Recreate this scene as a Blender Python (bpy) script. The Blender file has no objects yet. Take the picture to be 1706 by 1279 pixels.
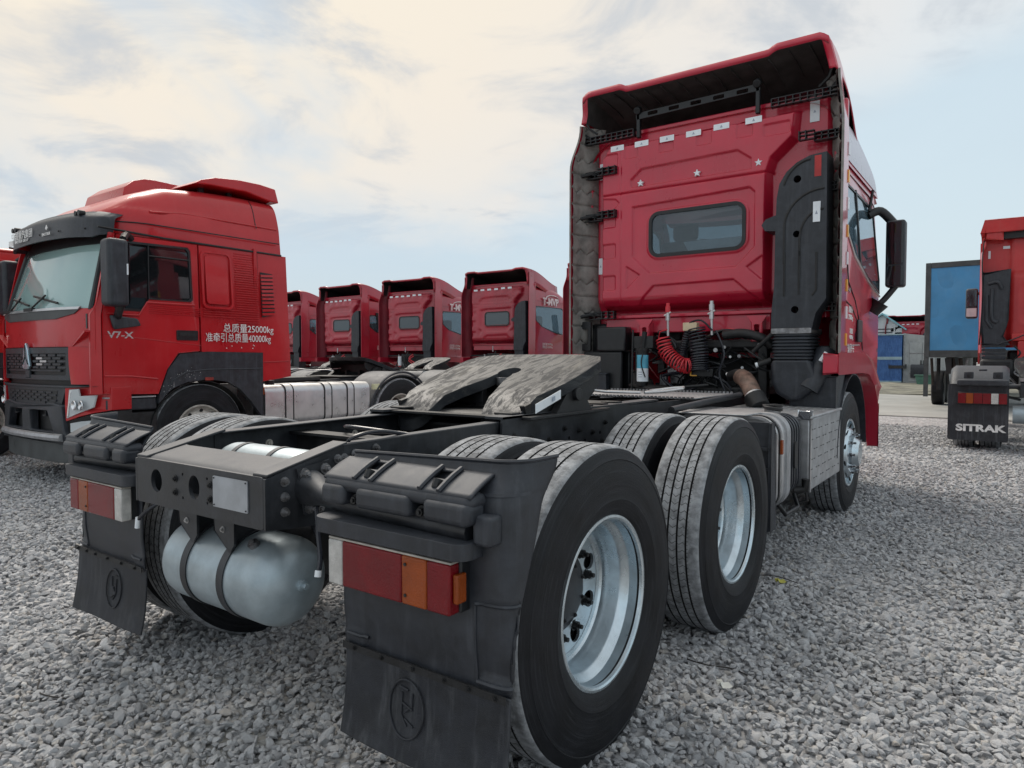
import bpy, math, random
import numpy as np
from math import sin, cos, pi, radians, hypot, exp
from mathutils import Vector, Matrix
from mathutils.geometry import tessellate_polygon
random.seed(7); RN = np.random.RandomState(7)
S = bpy.context.scene
# ---------------------------------------------------------------- camera, sky, sun, exposure
CAM = (2.345, -2.085, 1.354)
cd = bpy.data.cameras.new('camera'); cam = bpy.data.objects.new('camera', cd); S.collection.objects.link(cam)
cam.location = CAM
cam.rotation_euler = (radians(90 - 2.1276), 0.0, radians(35.907))
cd.sensor_width = 36; cd.lens = 1151.46 / 1706 * 36; cd.clip_start = 0.05; cd.clip_end = 1500
S.camera = cam
S.view_settings.view_transform = 'Standard'; S.view_settings.look = 'None'
S.view_settings.exposure = 0.86; S.view_settings.gamma = 1.0; S.view_settings.use_curve_mapping = False
SUN_AZ = radians(64)      # measured from +Y towards -X (left of the truck row)
SUN_EL = radians(50)
W = bpy.data.worlds.new('World'); S.world = W; W.use_nodes = True
nt = W.node_tree; nt.nodes.clear()
def N(nt_, t, **k):
    n = nt_.nodes.new(t)
    for a, b in k.items(): setattr(n, a, b)
    return n
def LK(nt_, a, b): nt_.links.new(a, b)
def math_(nt_, op, a, b=None, c=None, clamp=False):
    n = N(nt_, 'ShaderNodeMath', operation=op, use_clamp=clamp)
    for i, v in enumerate((a, b, c)):
        if v is None: continue
        if isinstance(v, (int, float)): n.inputs[i].default_value = v
        else: LK(nt_, v, n.inputs[i])
    return n.outputs[0]
def mixc(nt_, f, a, b, bt='MIX'):
    n = N(nt_, 'ShaderNodeMix', data_type='RGBA', blend_type=bt)
    for s, v in ((n.inputs[0], f), (n.inputs[6], a), (n.inputs[7], b)):
        if isinstance(v, (int, float)): s.default_value = v
        elif isinstance(v, (tuple, list)): s.default_value = (*v[:3], 1)
        else: LK(nt_, v, s)
    return n.outputs[2]
def sstep(nt_, x, lo, hi):
    n = N(nt_, 'ShaderNodeMapRange', interpolation_type='SMOOTHSTEP')
    n.inputs[1].default_value = lo; n.inputs[2].default_value = hi
    LK(nt_, x, n.inputs[0]); return n.outputs[0]
def noise(nt_, vec, scale, detail=4, rough=.55, dist=0.0, dims='3D'):
    n = N(nt_, 'ShaderNodeTexNoise', noise_dimensions=dims)
    n.inputs['Scale'].default_value = scale; n.inputs['Detail'].default_value = detail
    n.inputs['Roughness'].default_value = rough; n.inputs['Distortion'].default_value = dist
    if vec is not None: LK(nt_, vec, n.inputs['Vector'])
    return n.outputs[0]
tc = N(nt, 'ShaderNodeTexCoord')
sky = N(nt, 'ShaderNodeTexSky', sky_type='NISHITA', sun_disc=False)
sky.sun_elevation = SUN_EL; sky.sun_rotation = -SUN_AZ; sky.air_density = 1.2; sky.dust_density = 2.0; sky.ozone_density = 1.5
sep = N(nt, 'ShaderNodeSeparateXYZ'); LK(nt, tc.outputs['Generated'], sep.inputs[0])
X_, Y_, Z_ = sep.outputs
zc = math_(nt, 'ADD', math_(nt, 'MAXIMUM', Z_, 0.0), 0.22)
# cloud layer coordinates (a flat deck seen from below)
cv = N(nt, 'ShaderNodeCombineXYZ')
LK(nt, math_(nt, 'DIVIDE', X_, zc), cv.inputs[0]); LK(nt, math_(nt, 'DIVIDE', Y_, zc), cv.inputs[1])
cvv = cv.outputs[0]
n1 = noise(nt, cvv, 0.75, 6, .55, .4)
n2 = noise(nt, cvv, 2.2, 6, .6, .6)
n3 = noise(nt, tc.outputs['Generated'], 3.0, 4, .5)
# closeness to the sun's azimuth, low in the sky
sd = N(nt, 'ShaderNodeVectorMath', operation='DOT_PRODUCT'); LK(nt, tc.outputs['Generated'], sd.inputs[0])
sd.inputs[1].default_value = (-sin(SUN_AZ) * cos(SUN_EL), cos(SUN_AZ) * cos(SUN_EL), sin(SUN_EL))
sun_near = sstep(nt, sd.outputs['Value'], .60, 1.0)
warm_w = sstep(nt, math_(nt, 'ADD', sd.outputs['Value'], math_(nt, 'MULTIPLY', math_(nt, 'SUBTRACT', n3, .5), .3)), .52, .98)
K = 5.55
def c_(r, g, b, k=K): return (r * k, g * k, b * k)
cloud = mixc(nt, warm_w, c_(.76, .81, .84), c_(.87, .785, .73))
cloud = mixc(nt, sun_near, cloud, c_(.95, .87, .73))
# thinner, greyer patches inside the deck
dark = math_(nt, 'MULTIPLY', sstep(nt, n2, .46, .66), .80)
cloud = mixc(nt, dark, cloud, c_(.55, .60, .66))
side = math_(nt, 'ADD', math_(nt, 'MULTIPLY', X_, .81), math_(nt, 'MULTIPLY', Y_, .586))
blue = mixc(nt, .12, mixc(nt, sstep(nt, side, -.25, .45), c_(.50, .62, .72), c_(.64, .76, .82)), sky.outputs[0])
# the gap of clear pale blue low down over the far lots, its upper edge torn by the noise
side = math_(nt, 'ADD', math_(nt, 'MULTIPLY', X_, .81), math_(nt, 'MULTIPLY', Y_, .586))
el = math_(nt, 'ADD', math_(nt, 'SUBTRACT', Z_, math_(nt, 'MULTIPLY', side, .20)), math_(nt, 'MULTIPLY', math_(nt, 'SUBTRACT', n1, .5), -.35))
band = math_(nt, 'SUBTRACT', 1.0, sstep(nt, el, .18, .29))
gaps = sstep(nt, n1, .54, .66)
bl = math_(nt, 'MAXIMUM', math_(nt, 'MULTIPLY', band, .95), math_(nt, 'MULTIPLY', gaps, .65))
col = mixc(nt, bl, cloud, blue)
hz = math_(nt, 'SUBTRACT', 1.0, sstep(nt, Z_, -.02, .10))
col = mixc(nt, math_(nt, 'MULTIPLY', hz, .45), col, c_(.68, .76, .82))
bg = N(nt, 'ShaderNodeBackground'); LK(nt, col, bg.inputs[0]); bg.inputs[1].default_value = 0.1
out = N(nt, 'ShaderNodeOutputWorld'); LK(nt, bg.outputs[0], out.inputs[0])
sl = bpy.data.lights.new('sun', 'SUN'); so = bpy.data.objects.new('sun', sl); S.collection.objects.link(so)
sl.energy = 1.5; sl.angle = radians(30); sl.color = (1.0, .93, .84)
so.rotation_euler = Vector((-sin(SUN_AZ) * cos(SUN_EL), cos(SUN_AZ) * cos(SUN_EL), sin(SUN_EL))).to_track_quat('Z', 'Y').to_euler()
try:
    S.cycles.max_bounces = 8; S.cycles.transparent_max_bounces = 8; S.cycles.use_denoising = True
except Exception: pass

# ---------------------------------------------------------------- materials
MATS = {}
def M(name, col, rough=.5, metal=0., var=.12, vs=6., bump=0., bs=40., dust=0., dcol=(.30, .29, .27), coat=0., ds=4., up=0., streak=0., spec=.5):
    """painted / moulded surface with mottled colour, wear and a film of dust"""
    if name in MATS: return MATS[name]
    m = bpy.data.materials.new(name); m.use_nodes = True; t = m.node_tree
    b = t.nodes['Principled BSDF']
    tcn = N(t, 'ShaderNodeTexCoord'); oi = N(t, 'ShaderNodeObjectInfo')
    av = N(t, 'ShaderNodeVectorMath', operation='ADD'); LK(t, tcn.outputs['Object'], av.inputs[0])
    cm = N(t, 'ShaderNodeCombineXYZ'); r7 = math_(t, 'MULTIPLY', oi.outputs['Random'], 37.)
    for i in range(3): LK(t, r7, cm.inputs[i])
    LK(t, cm.outputs[0], av.inputs[1]); v = av.outputs[0]
    nz = noise(t, v, vs, 5, .6)
    dk = tuple(c * (1 - var * 1.6) for c in col); lt = tuple(min(1, c * (1 + var * 1.6)) for c in col)
    c = mixc(t, sstep(t, nz, .3, .7), dk, lt)
    rr = None
    if dust > 0 or up > 0 or streak > 0:
        d1 = math_(t, 'MULTIPLY', sstep(t, noise(t, v, ds, 8, .7), .42, .75), dust)
        if up > 0:
            g = N(t, 'ShaderNodeNewGeometry'); sp = N(t, 'ShaderNodeSeparateXYZ'); LK(t, g.outputs['Normal'], sp.inputs[0])
            u = math_(t, 'MULTIPLY', sstep(t, sp.outputs[2], .25, .95), up)
            u = math_(t, 'MULTIPLY', u, math_(t, 'ADD', math_(t, 'MULTIPLY', noise(t, v, ds * 3, 6, .7), .9), .35))
            d1 = math_(t, 'MAXIMUM', d1, u, clamp=True)
        if streak > 0:
            mp = N(t, 'ShaderNodeMapping'); LK(t, v, mp.inputs[0]); mp.inputs['Scale'].default_value = (1, 1, .07)
            sk = math_(t, 'MULTIPLY', sstep(t, noise(t, mp.outputs[0], 26, 5, .65), .48, .74), streak)
            d1 = math_(t, 'ADD', d1, sk, clamp=True)
        c = mixc(t, d1, c, dcol)
        rr = math_(t, 'ADD', rough, math_(t, 'MULTIPLY', d1, .8 - rough if rough < .8 else 0), clamp=True)
    LK(t, c, b.inputs['Base Color'])
    r0 = math_(t, 'ADD', rr if rr is not None else rough, math_(t, 'MULTIPLY', math_(t, 'SUBTRACT', nz, .5), .22), clamp=True)
    LK(t, r0, b.inputs['Roughness'])
    b.inputs['Metallic'].default_value = metal; b.inputs['Coat Weight'].default_value = coat; b.inputs['Coat Roughness'].default_value = .08
    b.inputs['Specular IOR Level'].default_value = spec
    if bump > 0:
        bn = N(t, 'ShaderNodeBump'); bn.inputs['Strength'].default_value = bump; bn.inputs['Distance'].default_value = .004
        LK(t, noise(t, v, bs, 4, .65), bn.inputs['Height']); LK(t, bn.outputs[0], b.inputs['Normal'])
    MATS[name] = m; return m
crimson = M('crimson_paint', (.50, .011, .040), .30, 0, .06, 2., .05, 90, .10, (.42, .12, .14), .6, 5., .22, .05)
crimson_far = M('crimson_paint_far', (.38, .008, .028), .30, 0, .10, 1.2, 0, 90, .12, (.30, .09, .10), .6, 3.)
crimson_in = M('crimson_inner', (.16, .012, .022), .5, 0, .15, 2.)
scarlet = M('scarlet_paint', (.47, .007, .012), .30, 0, .06, 1.5, 0, 90, .08, (.40, .12, .12), .35, 3., .25, .06, spec=.4)
scarlet2 = M('orange_red_paint', (.52, .013, .015), .40, 0, .07, 1.5, 0, 90, .15, (.35, .16, .13), .3, 3., .3, .1)
frame_m = M('chassis_black_paint', (.015, .017, .021), .42, 0, .25, 9., .15, 120, .22, (.13, .135, .15), 0, 7., .55, .08)
plastic = M('grey_black_plastic', (.019, .022, .029), .42, 0, .15, 14., .30, 420, .18, (.11, .12, .14), 0, 9., .45, .24)
rubber_flap = M('rubber_flap', (.016, .018, .024), .60, 0, .2, 10., .4, 260, .25, (.10, .105, .115), 0, 8., .2, .55)
blackp = M('black_plastic', (.007, .008, .010), .38, 0, .2, 14., .2, 300, .15, (.07, .072, .08), 0, 8., .3)
engine = M('engine_black', (.008, .0085, .010), .50, 0, .4, 18., .3, 90, .25, (.06, .06, .06), 0, 12., .35)
tyre_m = M('tyre_sidewall', (.0085, .009, .0115), .50, 0, .25, 9., .3, 200, .14, (.036, .038, .043), 0, 5., .05, spec=.25)
tread_m = M('tyre_tread', (.24, .25, .265), .9, 0, .3, 22., 1.0, 160, .5, (.37, .385, .40), 0, 14.)
groove_m = M('tyre_groove', (.014, .014, .015), .9)
silver = M('silver_wheel_paint', (.58, .66, .71), .27, .85, .10, 8., .12, 60, .30, (.36, .37, .38), 0, 7., .1)
silver_tank = M('silver_tank_paint', (.36, .43, .47), .32, .45, .12, 6., .15, 50, .25, (.30, .32, .33), .1, 4., .35)
alu = M('aluminium_sheet', (.42, .43, .45), .40, .6, .12, 9., .2, 60, .45, (.33, .32, .31), 0, 6., .5, .15)
alu_b = M('bright_aluminium', (.60, .60, .61), .30, .75, .08, 6., .1, 60, .3, (.5, .49, .47), 0, 6., .3, .1)
steel = M('worn_steel', (.26, .26, .27), .42, .8, .25, 20., .3, 90, .5, (.12, .10, .085), 0, 9.)
zinc = M('zinc_bolt', (.42, .42, .42), .40, .7, .2, 40.)
chrome = M('chrome', (.75, .76, .78), .14, 1., .04)
fairing_in = M('fairing_inner_grey', (.22, .21, .195), .75, 0, .2, 8., .4, 120, .4, (.27, .25, .225), 0, 4., 0, .2)
fairing_dark = M('deflector_inner_black', (.040, .038, .037), .7, 0, .2, 8., .4, 120, .3, (.08, .075, .07), 0, 4.)
white_st = M('white_sticker', (.78, .82, .86), .35, 0, .05, 8., 0, 1, .15, (.5, .5, .5))
grey_st = M('grey_sticker_print', (.35, .40, .48), .5)
yellow_st = M('amber_reflector', (.80, .40, .04), .30, 0, .08)
red_st = M('red_reflector', (.42, .02, .02), .35)
label_m = M('grey_plate', (.36, .38, .41), .42, .3, .08, 12., .1, 80, .25, (.3, .3, .3))
exhaust = M('exhaust_pipe_rust', (.22, .14, .11), .6, .5, .3, 14., .3, 90, .6, (.26, .21, .18), 0, 9.)
cream = M('cream_plastic', (.62, .50, .33), .5)
blue_filter = M('blue_label', (.10, .42, .58), .4)
hose_red = M('red_hose', (.62, .035, .05), .28, 0, .08)
hose_black = M('black_hose', (.02, .022, .03), .25, 0, .1)
lens_red = M('red_lens', (.17, .002, .006), .14, 0, .10, 7., .9, 180, .0, (.22, .05, .05), .25, 18., spec=.25)
lens_amber = M('amber_lens', (.29, .055, .006), .14, 0, .10, 7., .9, 180, .0, (.3, .14, .06), .25, 18., spec=.25)
lens_white = M('clear_lens', (.50, .49, .47), .16, 0, .1, 30., .7, 200, .25, (.4, .38, .35), .8, 18.)
white_paint = M('white_lettering', (.78, .77, .76), .5)
gold = M('gold_decal', (.55, .36, .08), .4, .3)
concrete = M('concrete', (.34, .34, .325), .85, 0, .10, .6, .5, 30, .4, (.27, .26, .24), 0, .8)
sheet_blue = M('blue_tarpaulin', (.06, .26, .50), .5, 0, .07, 1.2, .1, 30, .3, (.16, .34, .52), 0, 1.5, 0, .12)
dark_frame = M('dark_grey_paint', (.055, .062, .065), .5, 0, .15, 6., 0, 1, .3, (.12, .12, .12), 0, 3.)
shed_blue = M('blue_steel_sheet', (.035, .12, .34), .5, 0, .15, 3., 0, 1, .35, (.12, .2, .33), 0, 3., 0, .2)
shed_pale = M('pale_blue_sheet', (.30, .42, .48), .5, 0, .1, 3.)
shed_grey = M('grey_steel_sheet', (.36, .38, .39), .55, 0, .12, 3., 0, 1, .4, (.28, .27, .25), 0, 3., 0, .3)
wall_white = M('white_wall', (.62, .64, .64), .7, 0, .06, 2., 0, 1, .3, (.45, .44, .42), 0, 2., 0, .2)
roof_cyan = M('pale_cyan_roof', (.22, .44, .50), .55)
green_bin = M('green_plastic', (.06, .15, .11), .5)
leaf_y = M('yellow_leaf', (.40, .38, .07), .6, 0, .2, 60.)
scrap_w = M('white_scrap', (.62, .62, .58), .7)
twig_m = M('twig', (.035, .03, .028), .8)
rust_dark = M('dark_rusty_disc', (.045, .034, .03), .7, .2, .3, 20.)
white_rim = M('dirty_white_rim', (.45, .42, .38), .6, 0, .15, 20., .1, 60, .4, (.25, .22, .19))
def ring_wear(m):
    t = m.node_tree; b = t.nodes['Principled BSDF']; sp = N(t, 'ShaderNodeSeparateXYZ'); LK(t, N(t, 'ShaderNodeTexCoord').outputs['Object'], sp.inputs[0])
    r = math_(t, 'SQRT', math_(t, 'ADD', math_(t, 'MULTIPLY', sp.outputs[1], sp.outputs[1]), math_(t, 'MULTIPLY', sp.outputs[2], sp.outputs[2])))
    cv_ = N(t, 'ShaderNodeCombineXYZ'); LK(t, r, cv_.inputs[0]); LK(t, math_(t, 'MULTIPLY', math_(t, 'ARCTAN2', sp.outputs[2], sp.outputs[1]), .012), cv_.inputs[1])
    n = noise(t, cv_.outputs[0], 130, 4, .7)
    old = b.inputs['Base Color'].links[0].from_socket
    LK(t, mixc(t, math_(t, 'MULTIPLY', sstep(t, n, .50, .68), .55), old, (.034, .036, .042)), b.inputs['Base Color'])
    bn = N(t, 'ShaderNodeBump'); bn.inputs['Strength'].default_value = .35; bn.inputs['Distance'].default_value = .003
    LK(t, n, bn.inputs['Height']); o2 = b.inputs['Normal'].links[0].from_socket; LK(t, o2, bn.inputs['Normal']); LK(t, bn.outputs[0], b.inputs['Normal'])
ring_wear(tyre_m)
def glass(name, tint=(.05, .07, .08), alpha=.35, rough=.03):
    m = bpy.data.materials.new(name); m.use_nodes = True; t = m.node_tree; t.nodes.clear()
    gl = N(t, 'ShaderNodeBsdfGlossy'); gl.inputs['Roughness'].default_value = rough; gl.inputs[0].default_value = (.9, .95, 1, 1)
    tr = N(t, 'ShaderNodeBsdfTransparent'); tr.inputs[0].default_value = (*[min(.93, .45 + c * 2) for c in tint], 1)
    df = N(t, 'ShaderNodeBsdfDiffuse'); df.inputs[0].default_value = (*tint, 1)
    m1 = N(t, 'ShaderNodeMixShader'); m1.inputs[0].default_value = alpha; LK(t, tr.outputs[0], m1.inputs[1]); LK(t, df.outputs[0], m1.inputs[2])
    lw = N(t, 'ShaderNodeLayerWeight'); lw.inputs[0].default_value = .5; fr5 = math_(t, 'ADD', math_(t, 'MULTIPLY', math_(t, 'POWER', lw.outputs['Facing'], 4.0), .75), .05)
    m2 = N(t, 'ShaderNodeMixShader'); LK(t, fr5, m2.inputs[0]); LK(t, m1.outputs[0], m2.inputs[1]); LK(t, gl.outputs[0], m2.inputs[2])
    o = N(t, 'ShaderNodeOutputMaterial'); LK(t, m2.outputs[0], o.inputs[0]); return m
glass_m = glass('window_glass', (.10, .14, .16), .25)
glass_dark = glass('dark_window_glass', (.012, .014, .016), .75)
def fifth_mat():
    m = bpy.data.materials.new('greasy_worn_steel'); m.use_nodes = True; t = m.node_tree; b = t.nodes['Principled BSDF']
    tcn = N(t, 'ShaderNodeTexCoord'); v = tcn.outputs['Object']
    mp = N(t, 'ShaderNodeMapping'); LK(t, v, mp.inputs[0]); mp.inputs['Scale'].default_value = (1.2, .22, 1); v = mp.outputs[0]
    a = noise(t, v, 3.2, 8, .65, .6); g = noise(t, v, 15, 7, .7, 1.2); h = noise(t, v, 5, 6, .65, .5); q = noise(t, v, 70, 3, .6)
    c = mixc(t, sstep(t, a, .40, .75), (.016, .018, .022), (.07, .072, .075))
    c = mixc(t, sstep(t, h, .52, .78), c, (.17, .16, .135))
    c = mixc(t, math_(t, 'MULTIPLY', sstep(t, g, .40, .68), .70), c, (.022, .025, .030))
    LK(t, c, b.inputs['Base Color']); b.inputs['Metallic'].default_value = .0; b.inputs['Specular IOR Level'].default_value = .3
    LK(t, math_(t, 'SUBTRACT', .72, math_(t, 'MULTIPLY', sstep(t, g, .42, .56), .30)), b.inputs['Roughness'])
    bn = N(t, 'ShaderNodeBump'); bn.inputs['Strength'].default_value = .6; bn.inputs['Distance'].default_value = .006
    LK(t, math_(t, 'ADD', g, math_(t, 'MULTIPLY', q, .25)), bn.inputs['Height']); LK(t, bn.outputs[0], b.inputs['Normal']); return m
fifth_m = fifth_mat()

# ---------------------------------------------------------------- mesh helpers
COL = S.collection
ROOT_OFF = [Vector((0, 0, 0))]   # shift given to the direct parts of the thing being built
class MB:
    def __init__(s): s.v = []; s.f = []; s.mi = []; s.T = None; s.k = 0
    def add(s, vs, fs, k=None):
        o = len(s.v)
        if s.T is not None: vs = [tuple(s.T @ Vector(p)) for p in vs]
        s.v += [tuple(p) for p in vs]; s.f += [tuple(i + o for i in f) for f in fs]; s.mi += [s.k if k is None else k] * len(fs); return s
    def box(s, a, b, k=None):
        x0, y0, z0 = a; x1, y1, z1 = b
        return s.add([(x0, y0, z0), (x1, y0, z0), (x1, y1, z0), (x0, y1, z0), (x0, y0, z1), (x1, y0, z1), (x1, y1, z1), (x0, y1, z1)],
                     [(0, 3, 2, 1), (4, 5, 6, 7), (0, 1, 5, 4), (1, 2, 6, 5), (2, 3, 7, 6), (3, 0, 4, 7)], k)
    def plate(s, outer, holes, ax, a, b, k=None, fn=None):
        """flat sheet with holes; outline in the two axes other than ax, thickness a..b along ax"""
        def P(p, w):
            q = {'X': (w, p[0], p[1]), 'Y': (p[0], w, p[1]), 'Z': (p[0], p[1], w)}[ax]
            return fn(q) if fn else q
        loops = [outer] + list(holes); flat = [p for l in loops for p in l]; n = len(flat)
        tris = tessellate_polygon([[Vector((p[0], p[1], 0)) for p in l] for l in loops])
        vs = [P(p, a) for p in flat] + [P(p, b) for p in flat]; fs = []
        for t in tris:
            x = [flat[i] for i in t]
            ar = (x[1][0] - x[0][0]) * (x[2][1] - x[0][1]) - (x[2][0] - x[0][0]) * (x[1][1] - x[0][1])
            t = tuple(t) if ar > 0 else tuple(reversed(t))
            fs.append(t[::-1]); fs.append(tuple(i + n for i in t))
        o = 0
        for l in loops:
            m = len(l)
            for i in range(m): j = (i + 1) % m; fs.append((o + i, o + j, o + j + n, o + i + n))
            o += m
        return s.add(vs, fs, k)
    def lathe(s, prof, c=(0, 0, 0), ax='X', seg=48, a0=0., a1=2 * pi, k=None, ks=None, sgn=1):
        full = abs(a1 - a0 - 2 * pi) < 1e-6; n = seg if full else seg + 1; vs = []; fs = []; mk = []
        for i in range(n):
            t = a0 + (a1 - a0) * i / seg; ct, st = cos(t), sin(t)
            for (a, r) in prof:
                a *= sgn
                vs.append({'X': (c[0] + a, c[1] + r * ct, c[2] + r * st), 'Y': (c[0] + r * ct, c[1] + a, c[2] + r * st), 'Z': (c[0] + r * ct, c[1] + r * st, c[2] + a)}[ax])
        m = len(prof)
        for i in range(seg):
            j = (i + 1) % n
            for q in range(m - 1):
                fs.append((i * m + q, i * m + q + 1, j * m + q + 1, j * m + q)); mk.append(ks[q] if ks else (s.k if k is None else k))
        o = len(s.v); s.add(vs, fs); s.mi[-len(fs):] = mk; return s
    def cyl(s, p, q, r, seg=12, r2=None, caps=True, k=None):
        return s.tube([p, q], [r, r if r2 is None else r2], seg, k, caps)
    def tube(s, path, r, seg=8, k=None, caps=True):
        P = [Vector(p) for p in path]; n = len(P); R = r if isinstance(r, (list, tuple)) else [r] * n
        vs = []; fs = []; prev = None
        for i in range(n):
            d = (P[min(i + 1, n - 1)] - P[max(i - 1, 0)]).normalized()
            if prev is None:
                a = Vector((0, 0, 1)) if abs(d.z) < .9 else Vector((1, 0, 0)); u = d.cross(a).normalized()
            else: u = (prev - d * prev.dot(d)).normalized()
            prev = u; w = d.cross(u)
            for j in range(seg):
                t = 2 * pi * j / seg; vs.append(tuple(P[i] + (u * cos(t) + w * sin(t)) * R[i]))
        for i in range(n - 1):
            for j in range(seg):
                j2 = (j + 1) % seg; fs.append((i * seg + j, i * seg + j2, (i + 1) * seg + j2, (i + 1) * seg + j))
        if caps: fs.append(tuple(reversed(range(seg)))); fs.append(tuple((n - 1) * seg + j for j in range(seg)))
        return s.add(vs, fs, k)
    def grid(s, nu, nv, fn, k=None, flip=False, thick=None):
        vs = [fn(i / nu, j / nv) for j in range(nv + 1) for i in range(nu + 1)]; fs = []
        for j in range(nv):
            for i in range(nu):
                a = j * (nu + 1) + i; q = (a, a + 1, a + nu + 2, a + nu + 1); fs.append(q[::-1] if flip else q)
        if thick is not None:
            n = len(vs); T = Vector(thick); vs = vs + [tuple(Vector(p) + T) for p in vs]
            fs = fs + [tuple(i + n for i in reversed(f)) for f in fs]
            ring = [i for i in range(nu + 1)] + [j * (nu + 1) + nu for j in range(1, nv + 1)] + [nv * (nu + 1) + i for i in range(nu - 1, -1, -1)] + [j * (nu + 1) for j in range(nv - 1, 0, -1)]
            for a, b in zip(ring, ring[1:] + ring[:1]): fs.append((b, a, a + n, b + n) if not flip else (a, b, b + n, a + n))
        return s.add(vs, fs, k)
    def bolt(s, p, d, r=.012, h=.012, k=None):
        """hex head on a washer, standing out from p along d"""
        p = Vector(p); d = Vector(d).normalized()
        s.tube([p, p + d * h * .3], r * 1.5, 10, k); s.tube([p + d * h * .3, p + d * h * 1.3], r, 6, k); s.tube([p + d * h * 1.3, p + d * h * 1.8], r * .5, 6, k); return s
    def build(s, name, mat, parent=None, smooth=40, bevel=0., loc=None, seg=2, kind=None, label=None):
        me = bpy.data.meshes.new(name); me.from_pydata(s.v, [], s.f)
        for m in (mat if isinstance(mat, (list, tuple)) else [mat]): me.materials.append(m)
        if any(s.mi): me.polygons.foreach_set('material_index', s.mi)
        if smooth: me.shade_smooth(); me.set_sharp_from_angle(angle=radians(smooth))
        me.update()
        return mk(name, me, parent, loc, bevel, seg, kind, label)
def mk(name, me, parent=None, loc=None, bevel=0., seg=2, kind=None, label=None):
    o = bpy.data.objects.new(name, me); COL.objects.link(o)
    if parent is not None: o.parent = parent
    if loc is not None: o.location = loc
    if parent is not None and 'category' in parent: o.location = Vector(o.location) + ROOT_OFF[0]
    if bevel > 0:
        b = o.modifiers.new('edge', 'BEVEL'); b.width = bevel; b.segments = seg; b.limit_method = 'ANGLE'; b.angle_limit = radians(35); b.harden_normals = False
    if kind: o['kind'] = kind
    if label: o['label'] = label
    return o
def empty(name, label, cat, loc=(0, 0, 0), rz=0., group=None):
    o = bpy.data.objects.new(name, None); COL.objects.link(o); o.location = loc; o.rotation_euler = (0, 0, rz); o.empty_display_size = .2
    o['label'] = label; o['category'] = cat
    if group: o['group'] = group
    return o
def sub_empty(name, parent, loc=(0, 0, 0), rz=0.):
    o = bpy.data.objects.new(name, None); COL.objects.link(o); o.parent = parent; o.location = loc; o.rotation_euler = (0, 0, rz)
    if 'category' in parent: o.location = Vector(o.location) + ROOT_OFF[0]
    return o
def tag(o, label, cat, group=None):
    o['label'] = label; o['category'] = cat
    if group: o['group'] = group
    return o
def struct(o): o['kind'] = 'structure'; return o
def kids(o): return [c for c in bpy.data.objects if c.parent == o]
CH = {}
def copy_tree(o, parent=None):
    c = o.copy(); COL.objects.link(c); c.parent = parent
    for ch in CHILD.get(o, []): copy_tree(ch, c)
    return c
CHILD = {}
def index_children():
    CHILD.clear()
    for o in bpy.data.objects:
        if o.parent: CHILD.setdefault(o.parent, []).append(o)
def circ(cx, cy, r, n=20, r2=None): return [(cx + r * cos(2 * pi * i / n), cy + (r2 or r) * sin(2 * pi * i / n)) for i in range(n)]
def rrect(x0, y0, x1, y1, r, n=5):
    o = []
    for cx, cy, a in ((x1 - r, y1 - r, 0), (x0 + r, y1 - r, 90), (x0 + r, y0 + r, 180), (x1 - r, y0 + r, 270)):
        for i in range(n + 1): t = radians(a + 90 * i / n); o.append((cx + r * cos(t), cy + r * sin(t)))
    return o
def ss(x, a, b):
    t = max(0., min(1., (x - a) / (b - a))); return t * t * (3 - 2 * t)
def sd_rr(x, z, x0, z0, x1, z1, r):
    cx, cz = (x0 + x1) / 2, (z0 + z1) / 2; dx = abs(x - cx) - (x1 - x0) / 2 + r; dz = abs(z - cz) - (z1 - z0) / 2 + r
    return hypot(max(dx, 0), max(dz, 0)) + min(max(dx, dz), 0) - r
def sd_poly(px, pz, P):
    d = 1e9; s = 1; n = len(P); j = n - 1
    for i in range(n):
        ax, az = P[i]; bx, bz = P[j]; ex, ez = bx - ax, bz - az; wx, wz = px - ax, pz - az
        t = max(0., min(1., (wx * ex + wz * ez) / (ex * ex + ez * ez + 1e-12)))
        d = min(d, (wx - ex * t) ** 2 + (wz - ez * t) ** 2)
        c1 = pz >= az; c2 = pz < bz; c3 = ex * wz > ez * wx
        if (c1 and c2 and c3) or (not c1 and not c2 and not c3): s = -s
        j = i
    return s * math.sqrt(d)
def text(name, body, size, mat, parent, loc, rot, ext=.0015, sx=1., shear=0., bold=0.):
    cu = bpy.data.curves.new(name, 'FONT'); cu.body = body; cu.size = size; cu.extrude = ext; cu.resolution_u = 3
    cu.align_x = 'CENTER'; cu.align_y = 'CENTER'; cu.shear = shear; cu.offset = bold
    o = bpy.data.objects.new(name, cu); COL.objects.link(o)
    bpy.context.view_layer.update()
    me = bpy.data.meshes.new_from_object(o.evaluated_get(bpy.context.evaluated_depsgraph_get())); me.name = name
    bpy.data.objects.remove(o); me.materials.clear(); me.materials.append(mat)
    q = mk(name, me, parent, loc); q.rotation_euler = rot; q.scale = (sx, 1, 1); return q
def star(cx, cz, R):
    return [(cx + (R if i % 2 == 0 else R * .42) * sin(pi * i / 5), cz + (R if i % 2 == 0 else R * .42) * cos(pi * i / 5)) for i in range(10)]
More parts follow.
